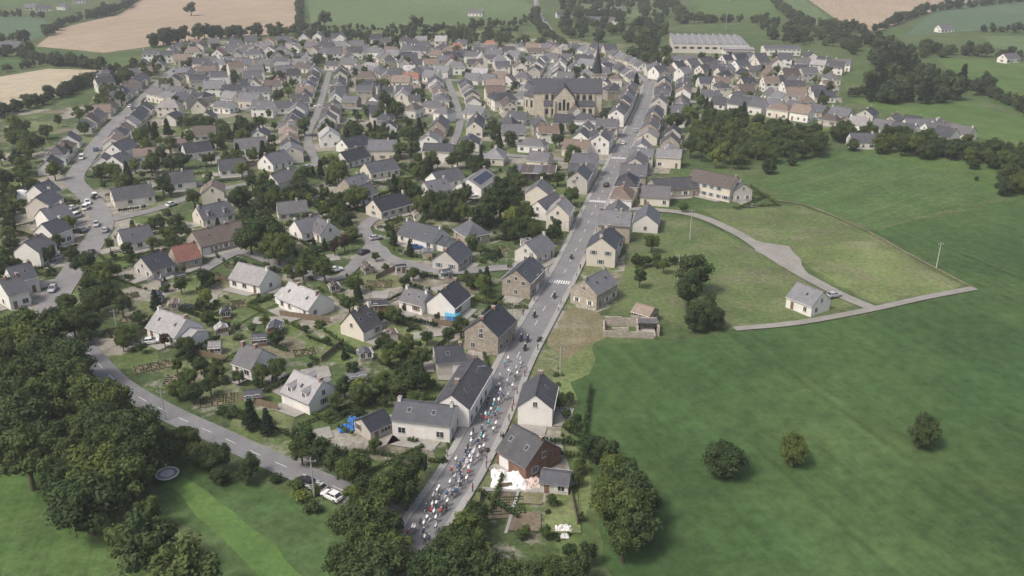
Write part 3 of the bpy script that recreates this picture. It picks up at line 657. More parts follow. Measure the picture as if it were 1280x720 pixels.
def broad(seed, leaf='leaf', rx=3.6, rz=3.6, cz=5.7, nl=26, size=.24, per=52, lo=-.8):
    rr = random.Random(seed); C = []; Rr = []
    for i in range(nl):
        while True:
            p = Vector([rr.uniform(-1, 1) for _ in range(3)])
            if .35 < p.length < 1: break
        p.z = max(p.z, lo); C.append((p.x*rx*.82, p.y*rx*.82, cz+p.z*rz*.82)); Rr.append(rr.uniform(.8, 1.55)*rx/3.6)
    C.append((0, 0, cz)); Rr.append(rx*.6)
    def tr(mb):
        mb.tube((0, 0, -.2), (.1, 0, cz-rz*.5), .34, .22, 'bark', 8); mb.tube((.1, 0, cz-rz*.5), (0, .1, cz+rz*.5), .22, .07, 'bark', 6)
        for i in range(6):
            a = i*1.1; z0 = cz-rz*.6+i*.3; mb.tube((.05, 0, z0), (math.cos(a)*rx*.6, math.sin(a)*rx*.6, z0+1.8), .12, .04, 'bark', 5)
    return foliage_mesh('tree_%d' % seed, C, Rr, per, size, seed, leaf, tr)
def conifer(seed, leaf='leafd'):
    rr = random.Random(seed); C = []; Rr = []
    for i in range(30):
        z = 1.4+8*i/30; q = (1-z/10.4)*2.3+.1; a = i*2.4; C.append((math.cos(a)*q*.7, math.sin(a)*q*.7, z)); Rr.append(.42+q*.32)
    return foliage_mesh('conifer_%d' % seed, C, Rr, 100, .2, seed, leaf, lambda mb: mb.tube((0, 0, -.2), (0, 0, 9.6), .25, .04, 'bark', 6))
B = [broad(s) for s in (1, 2, 3, 4)]+[broad(5, rx=3.0, rz=4.2, cz=5.5), broad(6, rx=4.2, rz=3.4, cz=5.6, nl=32)]
RO = [broad(81, rx=4.1, rz=4.3, cz=4.5, nl=38, lo=-1, per=70, size=.2), broad(82, rx=4.2, rz=4.1, cz=4.4, nl=38, lo=-1, per=70, size=.2)]
BL = [broad(21, 'leafl', rx=3.2), broad(22, 'leafl')]; BP = [broad(31, 'leafp', rx=3)]
CO = [conifer(41), conifer(42)]
def bush(seed, leaf='leaf'):
    rr = random.Random(seed); C = [(rr.uniform(-.6, .6), rr.uniform(-.6, .6), rr.uniform(.4, 1.)) for _ in range(7)]
    return foliage_mesh('bush_%d' % seed, C, [rr.uniform(.45, .75) for _ in C], 110, .16, seed, leaf)
BU = [bush(61), bush(62), bush(63, 'leafl')]
BF = [broad(s, 'leaff', nl=18, rx=4.4, rz=4.0, cz=4.6, size=.42, per=15, lo=-1) for s in (71, 72, 73)]+[broad(74, 'leaff', rx=3.4, rz=4.4, cz=5.2, nl=18, size=.42, per=15), broad(75, 'leaff', rx=5.2, rz=3.6, cz=4.2, nl=22, size=.42, per=15, lo=-1)]
ntree = 0
def tree(x, y, h, kind='b', parent=None):
    global ntree
    ntree += 1
    src = dict(b=B, l=BL, p=BP, c=CO, f=BF, u=BU, r=RO)[kind]; nm = dict(b='broadleaf_tree', l='young_tree', p='purple_leaf_tree', c='conifer_tree', f='distant_tree', u='garden_bush', r='field_tree')[kind]
    s = h/(10. if kind != 'u' else 1.6); wv = R.uniform(.9, 1.15)
    return inst(nm, R.choice(src), (x, y, 0), R.uniform(0, 6.28), (s*wv, s*wv*R.uniform(.88, 1.1), s), parent)
def T(u, v, h, kind='b'):
    x, y = G(u, v, h*(.58 if kind != 'r' else .47)); tree(x, y, h, kind)
for a in [(330, 288, 13.5), (312, 296, 10), (347, 306, 11), (390, 322, 9), (405, 334, 8.5), (378, 334, 7), (625, 250, 12), (610, 258, 11), (641, 246, 12), (652, 266, 10), (598, 268, 9), (545, 248, 9), (556, 258, 8), (720, 222, 9), (714, 242, 8),
          (866, 338, 12, 'b'), (862, 358, 11), (880, 388, 8), (893, 396, 7, 'r'), (872, 398, 7, 'r'), (888, 378, 6), (908, 572, 8.2, 'r'), (992, 560, 7.4, 'r'), (1156, 537, 8, 'r'), (312, 514, 7, 'c'), (333, 524, 6.5, 'c'), (298, 470, 4),
          (420, 573, 8), (400, 560, 6), (378, 545, 7), (376, 562, 6), (103, 326, 8.5), (120, 340, 8), (88, 318, 7), (205, 424, 4, 'p'), (430, 302, 6, 'p'), (418, 308, 5, 'p'), (862, 140, 10, 'l'), (380, 155, 10, 'l'),
          (1236, 98, 13, 'f'), (1226, 105, 11, 'f'), (1262, 218, 11, 'r'), (1275, 226, 10, 'r'), (1256, 232, 8, 'r'), (962, 207, 7, 'r'), (990, 200, 5, 'r'), (1218, 203, 6, 'r'), (238, 8, 16, 'f'), (405, 20, 17, 'f'), (520, 26, 16, 'f'), (575, 36, 13, 'f'), (610, 46, 13, 'f'), (560, 44, 12, 'f'), (484, 128, 14), (478, 140, 12), (496, 136, 11),
          (480, 172, 8), (500, 185, 8), (650, 160, 7, 'c'), (676, 158, 6, 'r'), (700, 160, 6, 'r'), (716, 160, 6, 'r'), (730, 162, 6, 'r'), (35, 176, 12), (20, 165, 11), (36, 60, 12), (180, 180, 8, 'l'), (212, 178, 9, 'l'), (168, 205, 7, 'l'), (130, 210, 7, 'l'),
          (235, 470, 5), (250, 455, 4.5), (262, 480, 5), (222, 485, 5), (240, 490, 5), (270, 462, 5), (220, 455, 4.5), (345, 420, 5), (330, 400, 4), (430, 480, 6), (450, 490, 6), (440, 460, 5), (420, 500, 5), (520, 470, 7), (515, 455, 6), (500, 480, 6), (590, 300, 6, 'l'),
          (700, 500, 4), (712, 530, 3.5), (745, 556, 7), (760, 562, 7), (800, 345, 6), (815, 300, 7), (830, 330, 5), (690, 290, 7), (660, 280, 8), (845, 150, 10), (30, 205, 9), (60, 315, 6), (70, 300, 6), (855, 258, 4),
          (74, 392, 8), (90, 400, 9), (62, 405, 10), (98, 388, 7), (82, 376, 6), (112, 402, 7), (106, 418, 5),
          (436, 652, 8), (452, 676, 9), (466, 640, 9), (484, 612, 9), (500, 596, 8), (520, 578, 7), (484, 655, 9), (472, 700, 9), (494, 690, 8), (430, 700, 8), (446, 615, 7), (508, 615, 7), (464, 610, 8), (440, 580, 7), (450, 725, 9),
          (548, 692, 8), (566, 670, 8), (586, 656, 7), (598, 640, 6), (578, 694, 9), (598, 680, 7), (604, 710, 8), (636, 716, 7), (664, 718, 6), (694, 714, 7), (724, 706, 6), (560, 715, 9), (530, 716, 8), (712, 690, 4), (735, 688, 5),
          (768, 590, 9), (785, 600, 10), (765, 620, 9), (790, 640, 10), (805, 625, 9), (780, 668, 9), (800, 655, 9)]: T(*a)
def forest(poly, h0, h1, step, kinds, name, zc_=5, keep=.95, avoid=True):
    W_ = GP(poly, zc_); par = empty(name); xs = [p[0] for p in W_]; ys = [p[1] for p in W_]; y = min(ys); k = 0
    while y < max(ys):
        x = min(xs)+(k % 2)*step/2; k += 1
        while x < max(xs):
            a, b = x+R.uniform(-.35, .35)*step, y+R.uniform(-.35, .35)*step; x += step
            if R.random() > keep or not inside((a, b), W_): continue
            if avoid and (cell(a, b) in occ or cell(a+1.5, b) in occ or cell(a-1.5, b) in occ): continue
            tree(a, b, R.uniform(h0, h1), R.choice(kinds), par)
        y += step*.86
forest([(-60, 410), (30, 395), (95, 395), (104, 430), (112, 458), (150, 512), (180, 545), (178, 590), (225, 635), (248, 690), (300, 740), (210, 740), (185, 690), (125, 640), (60, 590), (0, 552), (-60, 540)], 7, 14, 6.0, 'bbbbbbl', 'woodland', 7)
forest([(170, 520), (240, 548), (300, 572), (348, 598), (335, 602), (270, 588), (195, 562)], 4, 7, 3.4, 'bbr', 'roadside_thicket', 3)
forest([(870, 152), (900, 140), (960, 150), (1030, 165), (1035, 182), (960, 192), (900, 200), (862, 185)], 6, 11, 6.5, 'bbbl', 'woodland', 5, .85)
forest([(1098, 66), (1130, 55), (1150, 85), (1205, 96), (1200, 112), (1130, 116), (1085, 112)], 9, 16, 9, 'fccf', 'woodland', 7, .85)
forest([(1040, 162), (1150, 172), (1250, 188), (1400, 215), (1400, 224), (1240, 204), (1150, 190), (1050, 178)], 6, 10, 5.5, 'bbr', 'hedgerow', 3)
forest([(0, 160), (60, 150), (125, 130), (135, 150), (100, 190), (60, 225), (0, 230)], 6, 11, 10, 'bbl', 'park_trees', 4, .75)
forest([(135, 95), (200, 75), (190, 95), (150, 125), (110, 180), (85, 205), (75, 195), (110, 140)], 6, 10, 6.5, 'bbb', 'roadside_trees', 4, .9)
forest([(60, 250), (110, 265), (100, 300), (60, 330)], 4, 6, 7, 'b', 'garden_trees', 3, .4)
forest([(100, 330), (160, 330), (165, 370), (130, 400), (90, 400), (95, 350)], 5, 9, 7, 'bb', 'garden_trees', 4, .7)
forest([(700, -5), (830, 0), (840, 45), (760, 50), (700, 40)], 8, 14, 16, 'f', 'distant_trees', 4, .6)
forest([(790, 50), (835, 38), (838, 80), (815, 88), (800, 80)], 7, 11, 9, 'bf', 'distant_trees', 4, .7)
forest([(940, 20), (1000, 32), (1080, 45), (1200, 62), (1170, 70), (1060, 64), (960, 46)], 7, 13, 13, 'f', 'distant_trees', 4, .6)
forest([(-100, -40), (1400, -40), (1400, -15), (-100, -15)], 10, 16, 22, 'f', 'distant_trees', 4, .4)
def hrow(pts, h0, h1, step, name='hedgerow', kind='f', skip=.08):
    pl = smooth(GP(pts), 10); T_ = plen(pl); d = 0; par = empty(name)
    while d < T_:
        p, t = sample(pl, d); d += step*R.uniform(.5, 1.1)
        if R.random() < skip or cell(p.x, p.y) in occ: continue
        m = .5+.5*noise.noise(Vector((p.x*.02, p.y*.02, 5)))+R.uniform(-.2, .25); m = max(0, min(1, m))
        tree(p.x+R.uniform(-2, 2), p.y+R.uniform(-2, 2), h0+(h1-h0)*m, kind, par)
for a in [([(-60, 72), (30, 72), (60, 80), (130, 88)], 3, 13, 6), ([(60, 45), (90, 28), (150, 14), (185, -10)], 3, 15, 7), ([(374, -10), (376, 40)], 4, 12, 7), ([(190, 60), (245, 50), (330, 45), (372, 46)], 6, 18, 6),
          ([(385, 36), (500, 38), (560, 37), (665, 31)], 2, 14, 6), ([(380, 52), (500, 50), (640, 52)], 4, 13, 6), ([(0, 92), (60, 82), (128, 86)], 2, 9, 6), ([(0, 148), (75, 122), (128, 98)], 4, 11, 6),
          ([(830, -5), (850, 20), (880, 26)], 7, 14, 8), ([(850, 30), (930, 28), (960, 34)], 6, 12, 9), ([(1060, 122), (1180, 117), (1215, 112), (1290, 146)], 2, 10, 6), ([(1150, 66), (1290, 76), (1400, 90)], 4, 14, 6), ([(1095, 40), (1160, 16), (1225, 8), (1300, 0)], 5, 14, 8),
          ([(1230, 40), (1300, 42)], 5, 13, 7), ([(960, -5), (1000, 30), (1080, 42)], 6, 14, 8), ([(668, 8), (672, 35), (700, 55)], 6, 12, 10), ([(-60, 55), (45, 52)], 5, 13, 8), ([(-60, 20), (50, 22)], 5, 12, 9), ([(380, 44), (480, 44), (660, 42)], 3, 12, 9)]: hrow(*a)
hrow([(712, 510), (728, 575), (740, 625)], 1.5, 3.5, 3.4, kind='b')
hrow([(420, 640), (360, 610), (300, 580)], 1.5, 3, 3, 'bushes', 'u')
hrow([(1060, 186), (1150, 205), (1235, 232)], 1, 1.6, 12, 'bushes', 'u', .5)
def scatter(poly, n, h0, h1, kinds, marg=2.0):
    W_ = GP(poly); xs = [p[0] for p in W_]; ys = [p[1] for p in W_]; k = 0; tries = 0
    while k < n and tries < n*30:
        tries += 1; x, y = R.uniform(min(xs), max(xs)), R.uniform(min(ys), max(ys))
        if not inside((x, y), W_) or any(cell(x+a, y+b) in occ for a in (-marg, 0, marg) for b in (-marg, 0, marg)): continue
        kd = R.choice(kinds); tree(x, y, R.uniform(h0, h1)*(.3 if kd == 'u' else 1), kd); k += 1
scatter([(130, 95), (240, 55), (400, 50), (700, 55), (830, 75), (1040, 80), (1040, 150), (850, 160), (760, 200), (600, 195), (200, 170)], 400, 3.5, 8.5, 'ffffffbblc', 1.0)
scatter([(130, 165), (500, 165), (720, 200), (700, 320), (500, 270), (200, 270), (110, 240)], 280, 3.5, 9.5, 'bbbblcuu')
# ------------------------------------------------------------ garden clutter near the viewer
def freespot(W_, bb, L, W, ang):
    for _ in range(40):
        x, y = R.uniform(bb[0], bb[1]), R.uniform(bb[2], bb[3])
        if inside((x, y), W_) and not (rast((x, y), ang, L+.8, W+.8) & occ): return x, y
NZ = GP([(170, 350), (420, 262), (680, 290), (600, 430), (480, 470), (470, 560), (300, 545), (200, 500), (125, 435)]); nb = (min(p[0] for p in NZ), max(p[0] for p in NZ), min(p[1] for p in NZ), max(p[1] for p in NZ))
for i in range(24):
    a = .3+R.uniform(-.3, .3)+R.choice([0, 1.57]); l, w_ = R.uniform(2.4, 4.6), R.uniform(2., 3.1); q = freespot(NZ, nb, l, w_, a)
    if q: house(q, a, l, w_, 1.9, R.uniform(.4, .9), R.choice(['stone', 'grey', 'cream', 'brick']), R.choice(['slated', 'slate', 'slate', 'brown', 'slatel']), simple=True, chim=0, name='garden_shed')
for i in range(36):
    a = .3+R.uniform(-.3, .3); l, w_ = R.uniform(4, 9), R.uniform(3, 6); q = freespot(NZ, nb, l, w_, a)
    if q:
        occ.update(rast(q, a, l, w_)); mb = MB()
        mb.poly([(-l/2, -w_/2, .0), (l/2, -w_/2, .0), (l/2, w_/2, 0), (-l/2, w_/2, 0)], 'soil' if i % 3 else 'drive')
        nr = int(w_/.8) if i % 3 else 0
        for j in range(nr):
            y = -w_/2+.4+j*w_/nr; x = -l/2+.3
            while x < l/2-.3:
                if R.random() < .8: mb.ellip((x, y, .05), (.24, .24, R.uniform(.15, .45)), R.choice(['leafl', 'leaf', 'leafl']), 5, 3, 0)
                x += .55
        mb.obj('vegetable_plot' if i % 3 else 'patio', (*q, .2), a)
def fence(u1, v1, u2, v2, h=1.6, k='wood'):
    a, b = Vector(G(u1, v1)), Vector(G(u2, v2)); d = b-a; L = d.length; t = d.normalized(); n = Vector((-t.y, t.x)); mb = MB(); x = 0
    while x < L:
        mb.obox((*(a+t*x), 0), (*t, 0), (*n, 0), (0, .1), (-.05, .05), (0, h+.1), k)
        if x+2 <= L: mb.obox((*(a+t*x), 0), (*t, 0), (*n, 0), (.1, 2.0), (-.02, .02), (.1, h), k)
        x += 2.0
    mb.obj('garden_fence')
for a in ((300, 500, 352, 515), (340, 480, 352, 450), (232, 440, 290, 455), (490, 440, 530, 448), (470, 350, 500, 335), (160, 432, 186, 412, 1.2), (430, 430, 400, 455), (640, 610, 612, 612, 1.2), (712, 612, 722, 660, 1.3), (602, 615, 596, 660, 1.4), (540, 405, 585, 412), (350, 395, 420, 405), (250, 350, 285, 352)): fence(*a)
scatter([(110, 300), (400, 250), (680, 280), (600, 430), (470, 570), (200, 500), (110, 430)], 350, 2.2, 6.5, 'bbbluuuuucl', 1.6)
scatter([(740, 300), (860, 240), (870, 330), (790, 340)], 34, 2, 5, 'bu')
scatter([(690, 460), (700, 455), (720, 560), (735, 690), (640, 690), (690, 600)], 22, 1.2, 3.5, 'bu')
scatter([(0, 240), (120, 240), (130, 330), (0, 400)], 60, 2.5, 7, 'bbul')
def hedge(segs, h, name='garden_hedge', leaf='leaf'):
    C = []; Rr = []
    for a, b in segs:
        a, b = Vector(a), Vector(b); n = max(2, int((b-a).length/.75))
        for i in range(n+1):
            p = a.lerp(b, i/n)
            if cell(p.x, p.y) in occ: continue
            C.append((p.x, p.y, h*.5+R.uniform(-.1, .1))); Rr.append(R.uniform(.45, .62))
    if len(C) < 4: return
    inst(name, foliage_mesh(name, C, Rr, 46, .17, R.randrange(9999), leaf, flat=h/1.25), (0, 0, 0))
for (c, ang, L, W_) in near:
    if c[1] > 360: continue
    ca, sa = math.cos(ang), math.sin(ang); A = L/2+R.uniform(5, 7.5); Bb = W_/2+R.uniform(5, 8.5)
    cs = [(c[0]+x*ca-y*sa, c[1]+x*sa+y*ca) for x, y in ((-A, -Bb), (A, -Bb), (A, Bb), (-A, Bb))]
    sides = [(cs[i], cs[(i+1) % 4]) for i in range(4)]; R.shuffle(sides)
    if c[0] > 20 and c[1] < 260: continue
    hedge(sides[:3], R.choice([1.2, 1.5, 1.9]), leaf=R.choice(['leaf', 'leafd', 'leaf']))
    s_ = R.choice([-1, 1]); mb = MB()
    pts = [(s_*(L/2+.3), -2.5), (s_*A, -2.2), (s_*A, 2.), (s_*(L/2+.3), 3.)]; mb.poly([(c[0]+x*ca-y*sa, c[1]+x*sa+y*ca, .204) for x, y in (pts if s_ > 0 else pts[::-1])], 'drive')
    y0 = -W_/2-.2; pts = [(-L/2, y0-R.uniform(2, 3.5)), (L*.3, y0-R.uniform(2, 4)), (L*.35, y0), (-L/2, y0)]; mb.poly([(c[0]+x*ca-y*sa, c[1]+x*sa+y*ca, .208) for x, y in pts], 'drive'); mb.obj('driveway')
for seg in ([(440, 440), (505, 468)], [(405, 415), (440, 440)], [(480, 400), (560, 425)], [(350, 325), (320, 380)], [(270, 395), (340, 372)], [(210, 380), (270, 395)], [(240, 440), (300, 410)], [(350, 500), (440, 545)], [(250, 500), (330, 540)], [(430, 345), (480, 372)]):
    hedge([tuple(GP(seg))], 1.5)
zc[0] = .185
field('lawn', [(395, 412), (440, 398), (492, 402), (540, 420), (512, 462), (450, 446)], 'lime', .3); field('lawn', [(255, 375), (300, 368), (345, 380), (300, 405)], 'lawn', .3)
# ------------------------------------------------------------ ruins, pool, dome etc.
rb = MB()
for (x0, x1, y0, y1, h) in ((-7, 5, -3.3, -2.9, 2.4), (-7, -6.6, -2.9, 3, 1.8), (-6.6, 6, 3, 3.4, 2.8), (1, 1.4, -2.9, 3, 2.2), (6, 6.4, -2, 3.4, 2.5)):
    n = 6
    for i in range(n):
        t0, t1 = i/n, (i+1)/n; hh = h*R.uniform(.65, 1.1)
        if x1-x0 > y1-y0: rb.box(x0+(x1-x0)*t0, x0+(x1-x0)*t1-.002, y0, y1, 0, hh, 'stone')
        else: rb.box(x0, x1, y0+(y1-y0)*t0, y0+(y1-y0)*t1-.002, 0, hh, 'stone')
rb.box(2, 5.5, -2.8, 2.8, 0, .3, 'concrete'); rb.box(1.5, 6.2, .4, 3, 2.2, 2.35, 'slate'); rb.obj('ruined_barn', (*G(790, 415), 0), -.08)
HR(800, 380, 814, 384, 4.6, 2.4, 1.4, wall='stone', roof='brown', chim=0, simple=True, name='garden_shed')
pb = MB(); pb.tube((0, 0, 0), (0, 0, 1.1), 1.9, 1.9, 'blue', 24); pb.torus((0, 0, 1.1), (0, 0, 1), 1.9, .1, 'water', 24); pb.tube((0, 0, 1.1), (0, 0, 1.13), 1.82, 1.82, 'water', 24)
for i in range(8): pb.tube((2.0*math.cos(i*.785), 2.0*math.sin(i*.785), 0), (2.0*math.cos(i*.785), 2.0*math.sin(i*.785), 1.1), .05, .05, 'trim', 5)
pb.obj('swimming_pool', (*G(566, 398), .2))
tb = MB(); tb.torus((0, 0, .8), (0, 0, 1), 1.9, .16, 'tarp', 28); tb.tube((0, 0, .8), (0, 0, .82), 1.75, 1.75, 'metal', 28); tb.tube((0, 0, .82), (0, 0, .83), 1.2, 1.2, 'tarp', 20)
for i in range(6): tb.tube((1.8*math.cos(i*1.047), 1.8*math.sin(i*1.047), 0), (1.8*math.cos(i*1.047), 1.8*math.sin(i*1.047), .8), .04, .04, 'metal', 5)
tb.obj('trampoline', (*G(210, 597), .1))
db = MB()
rings = [[(3.2*math.cos(p)*math.cos(a*math.pi/10), 3.2*math.cos(p)*math.sin(a*math.pi/10), 3.2*math.sin(p)) for a in range(20)] for p in (0, .3, .6, .9, 1.2, 1.5)]
db.loft(rings, 'tarp')
for a in range(10):
    for i in range(5): db.tube([q*1.01 for q in rings[i][a*2]], [q*1.01 for q in rings[i+1][a*2]], .05, .05, 'trim', 4)
db.obj('dome_greenhouse', (*G(28, 248), 0))
def tarp(name, u, v, L, W_, hgt, k, seed, rzz=0):
    mb = MB(); n = 22; vs = []
    for j in range(n+1):
        for i in range(n+1):
            x, y = (i/n-.5), (j/n-.5); ed = min(1, 5*min(.5-abs(x), .5-abs(y))); q = noise.fractal(Vector((x*5+seed, y*5, seed)), .8, 2, 4)
            vs.append((x*L*(1+.12*q), y*W_*(1+.15*q), max(0, hgt*(.45+q*.9)*ed)+.03))
    mb.add(vs, [(j*(n+1)+i, j*(n+1)+i+1, (j+1)*(n+1)+i+1, (j+1)*(n+1)+i) for j in range(n) for i in range(n)], k); mb.obj(name, (*G(u, v), .2), rzz)
tarp('white_tarpaulin', 640, 602, 7, 5, 1.0, 'tarp', 1, -.1); tarp('salvaged_boards', 664, 606, 3.6, 3, .8, 'pink', 4, .3); tarp('white_tarpaulin', 624, 594, 3, 2.5, .7, 'tarp', 8); tarp('blue_tarpaulin', 436, 536, 4, 2.6, 1.0, 'blue', 3, .4); tarp('blue_tarpaulin', 442, 526, 2.2, 1.6, .7, 'blue', 7)
tarp('white_tarpaulin', 704, 662, 2.6, 1.3, .8, 'tarp', 12); tarp('white_tarpaulin', 706, 672, 1.4, 1.0, .6, 'tarp', 14)
field('vegetable_plot', [(612, 618), (644, 616), (636, 648), (606, 650)], 'soil', .1); field('vegetable_plot', [(638, 640), (676, 642), (676, 665), (634, 664)], 'soil', .1)
field('vegetable_plot', [(652, 616), (680, 618), (678, 632), (648, 630)], 'dirt', .1)
field('garden_path', [(646, 614), (650, 614), (634, 668), (630, 668)], 'pave', 0); field('garden_path', [(602, 610), (706, 612), (708, 617), (602, 615)], 'pave', 0)
field('lawn', [(682, 620), (722, 618), (726, 668), (680, 668)], 'lime', .2)
vb = MB()
for j in range(7):
    for i in range(16):
        if R.random() < .8: vb.ellip((i*.4, j*.75, .05), (.17, .17, R.uniform(.12, .35)), R.choice(['leafl', 'leaf']), 5, 3, 0)
vb.obj('vegetable_rows', (*G(612, 645), .2), .1)
def pole(u, v, h=9, arm=True, name='utility_pole'):
    mb = MB(); mb.tube((0, 0, 0), (0, 0, h), .17, .1, 'concrete', 8)
    if arm:
        mb.box(-.9, .9, -.06, .06, h-.6, h-.48, 'metal')
        for x in (-.8, 0, .8): mb.tube((x, 0, h-.48), (x, 0, h-.25), .06, .04, 'trim', 6)
    mb.obj(name, (*G(u, v), 0), R.uniform(-.4, .4))
def lamp(x, y, ang, h=7):
    mb = MB(); mb.tube((0, 0, 0), (0, 0, h), .08, .05, 'metal', 8); mb.tube((0, 0, h), (1.1, 0, h+.25), .04, .035, 'metal', 6); mb.box(.9, 1.6, -.12, .12, h+.2, h+.32, 'metal'); mb.box(-.15, .15, -.15, .15, 0, .3, 'concrete')
    mb.obj('street_lamp', (x, y, MZ+.12), ang)
for a in ((393, 622, 8), (207, 526, 7), (1170, 336, 8), (862, 300, 10), (847, 352, 8), (700, 470, 7), (148, 420, 7)): pole(*a)
mb = MB(); mb.tube((0, 0, 0), (0, 0, 34), .5, .2, 'metal', 8)
for z in (26, 29, 32):
    for an in (0, 2.1, 4.2): mb.obox((0, 0, z), (math.cos(an), math.sin(an), 0), (-math.sin(an), math.cos(an), 0), (.4, 1.), (-.2, .2), (0, 1.8), 'trim')
mb.obj('telecom_mast', (*G(907, 38), 0))
d = 30
while d < plen(MAIN)-10:
    p, t = sample(MAIN, d); nn = Vector((-t.y, t.x)); q = p+nn*4.2; lamp(q.x, q.y, math.atan2(-nn.y, -nn.x)); d += 32
def wire(a, b, sag=1.2):
    mb = MB(); a, b = Vector(a), Vector(b); pr = a
    for i in range(1, 11):
        t = i/10; p = a.lerp(b, t); p.z -= sag*4*t*(1-t); mb.tube(pr, p, .02, .02, 'black', 4, False); pr = p
    mb.obj('overhead_wire')
g = lambda u, v, z: (*G(u, v), z)
wire(g(393, 622, 7.6), g(207, 526, 6.6)); wire(g(207, 526, 6.6), g(148, 420, 6.6)); wire(g(862, 300, 9.5), g(847, 352, 7.6))
# ------------------------------------------------------------ vehicles
def car_mesh(k, van=False):
    mb = MB()
    def ring(x, w_, zb, zt, r=.12): return [(x, -w_+r, zb), (x, w_-r, zb), (x, w_, zb+r), (x, w_, zt-r), (x, w_-r*1.2, zt), (x, -w_+r*1.2, zt), (x, -w_, zt-r), (x, -w_, zb+r)]
    mb.loft([ring(-2.1, .72, .38, .78), ring(-2.0, .84, .26, .95), ring(-1.2, .88, .2, 1.0), ring(.6, .88, .2, .98), ring(1.5, .86, .22, .88), ring(2.0, .78, .28, .74), ring(2.12, .66, .4, .62)], k)
    if van: st = [(-2.0, .80, 1.0), (-1.95, .76, 1.85), (.5, .76, 1.85), (1.3, .78, .95)]
    else: st = [(-1.85, .78, .98), (-1.35, .64, 1.42), (.1, .64, 1.46), (1.0, .76, .95)]
    def cr(x, w_, zt): return [(x, -w_-.06, .93), (x, w_+.06, .93), (x, w_, zt), (x, -w_, zt)]
    mb.loft([cr(*s) for s in st], 'glass'); a, b = st[1], st[2]
    mb.box(a[0], b[0], -a[1]-.01, a[1]+.01, a[2]-.02, a[2]+.04, k)
    for (p, q) in ((st[0], st[1]), (st[3], st[2]), ((-.5, .82, .95), (-.5, .65, a[2]))):
        for s_ in (-1, 1): mb.tube((p[0], s_*(p[1]+.03), p[2]), (q[0], s_*q[1], q[2]), .05, .05, k, 5)
    for x in (-1.3, 1.3):
        for s_ in (-1, 1): mb.tube((x, s_*.68, .32), (x, s_*.9, .32), .32, .32, 'black', 14); mb.tube((x, s_*.9, .32), (x, s_*.91, .32), .19, .19, 'metal', 10)
    for s_ in (-1, 1):
        mb.box(2.03, 2.1, s_*.55-.14, s_*.55+.14, .56, .68, 'trim'); mb.box(-2.1, -2.03, s_*.6-.1, s_*.6+.1, .66, .84, 'cred'); mb.box(.75, .9, s_*.9-.07, s_*.9+.07, .95, 1.06, k)
    return mb.mesh('car_'+k)
CARS = [car_mesh(k) for k in ('cwhite', 'csilver', 'cblack', 'cred', 'cblue', 'csilver', 'cwhite')]+[car_mesh('cwhite', True)]
CW = [0, 0, 1, 1, 2, 2, 5, 6, 7, 4, 1, 0]
def car(x, y, ang, z=RZ+.03, name='parked_car', me=None): inst(name, me or CARS[R.choice(CW)], (x, y, z), ang)
def CU(u, v, a, i=None): x, y = G(u, v); car(x, y, a, me=CARS[i] if i is not None else None)
CU(383, 607, 2.6, 2); CU(396, 613, 2.6, 1); CU(415, 624, 2.55, 0); CU(92, 262, 1.3, 0); CU(97, 272, 1.3, 7); CU(104, 290, 1.2, 1); CU(80, 300, .9, 0); CU(72, 325, 1, 1); CU(108, 262, 1.7, 7); CU(190, 430, .3, 0); CU(236, 388, .2, 2); CU(420, 340, .6, 0); CU(470, 300, .6, 1); CU(520, 312, .2, 4); CU(1042, 372, .4, 1); CU(590, 246, .1, 0); CU(455, 318, 1, 2)
for S in (L1, S3, S4, S4b, S5, S6, S7, S12, S2):
    d = 10
    while d < plen(S)-10:
        if R.random() < .16:
            p, t = sample(S, d); nn = Vector((-t.y, t.x)); s_ = R.choice([-1, 1]); q = p+nn*s_*1.7; car(q.x, q.y, math.atan2(t.y, t.x)+(0 if s_ < 0 else math.pi), RZ+.04)
        d += 7
# ------------------------------------------------------------ people
def skin(vs, es, rad, root=0):
    me = bpy.data.meshes.new('tmp'); me.from_pydata(vs, es, []); o = bpy.data.objects.new('tmp', me); sc.collection.objects.link(o)
    o.modifiers.new('s', 'SKIN')
    for i, r in enumerate(rad): me.skin_vertices[0].data[i].radius = (r, r); me.skin_vertices[0].data[i].use_root = (i == root)
    ss = o.modifiers.new('b', 'SUBSURF'); ss.levels = 1
    dg = bpy.context.evaluated_depsgraph_get(); dg.update(); ev = o.evaluated_get(dg).to_mesh()
    V = [tuple(v.co) for v in ev.vertices]; Fc = [tuple(p.vertices) for p in ev.polygons]; C = [tuple(p.center) for p in ev.polygons]
    bpy.data.objects.remove(o); return V, Fc, C
def addskin(mb, S, fn):
    V, Fc, C = S; b = len(mb.v); mb.v += V
    for f, c in zip(Fc, C): mb.f.append(tuple(b+i for i in f)); mb.m.append(mb.mi(fn(c)))
rv = [(0, -.22, .98), (0, -.08, 1.10), (0, .16, 1.25), (0, .30, 1.33), (0, .40, 1.42), (-.18, .18, 1.27), (-.23, .34, 1.08), (-.2, .52, .98), (.18, .18, 1.27), (.23, .34, 1.08), (.2, .52, .98),
      (-.1, -.2, .93), (-.12, .14, .78), (-.11, -.08, .32), (-.11, .06, .27), (.1, -.2, .93), (.12, .16, .98), (.11, .02, .56), (.11, .14, .52)]
re = [(0, 1), (1, 2), (2, 3), (3, 4), (2, 5), (5, 6), (6, 7), (2, 8), (8, 9), (9, 10), (0, 11), (11, 12), (12, 13), (13, 14), (0, 15), (15, 16), (16, 17), (17, 18)]
rr_ = [.14, .14, .16, .06, .1, .075, .05, .035, .075, .05, .035, .1, .065, .04, .04, .1, .065, .04, .04]
RID = skin(rv, re, rr_)
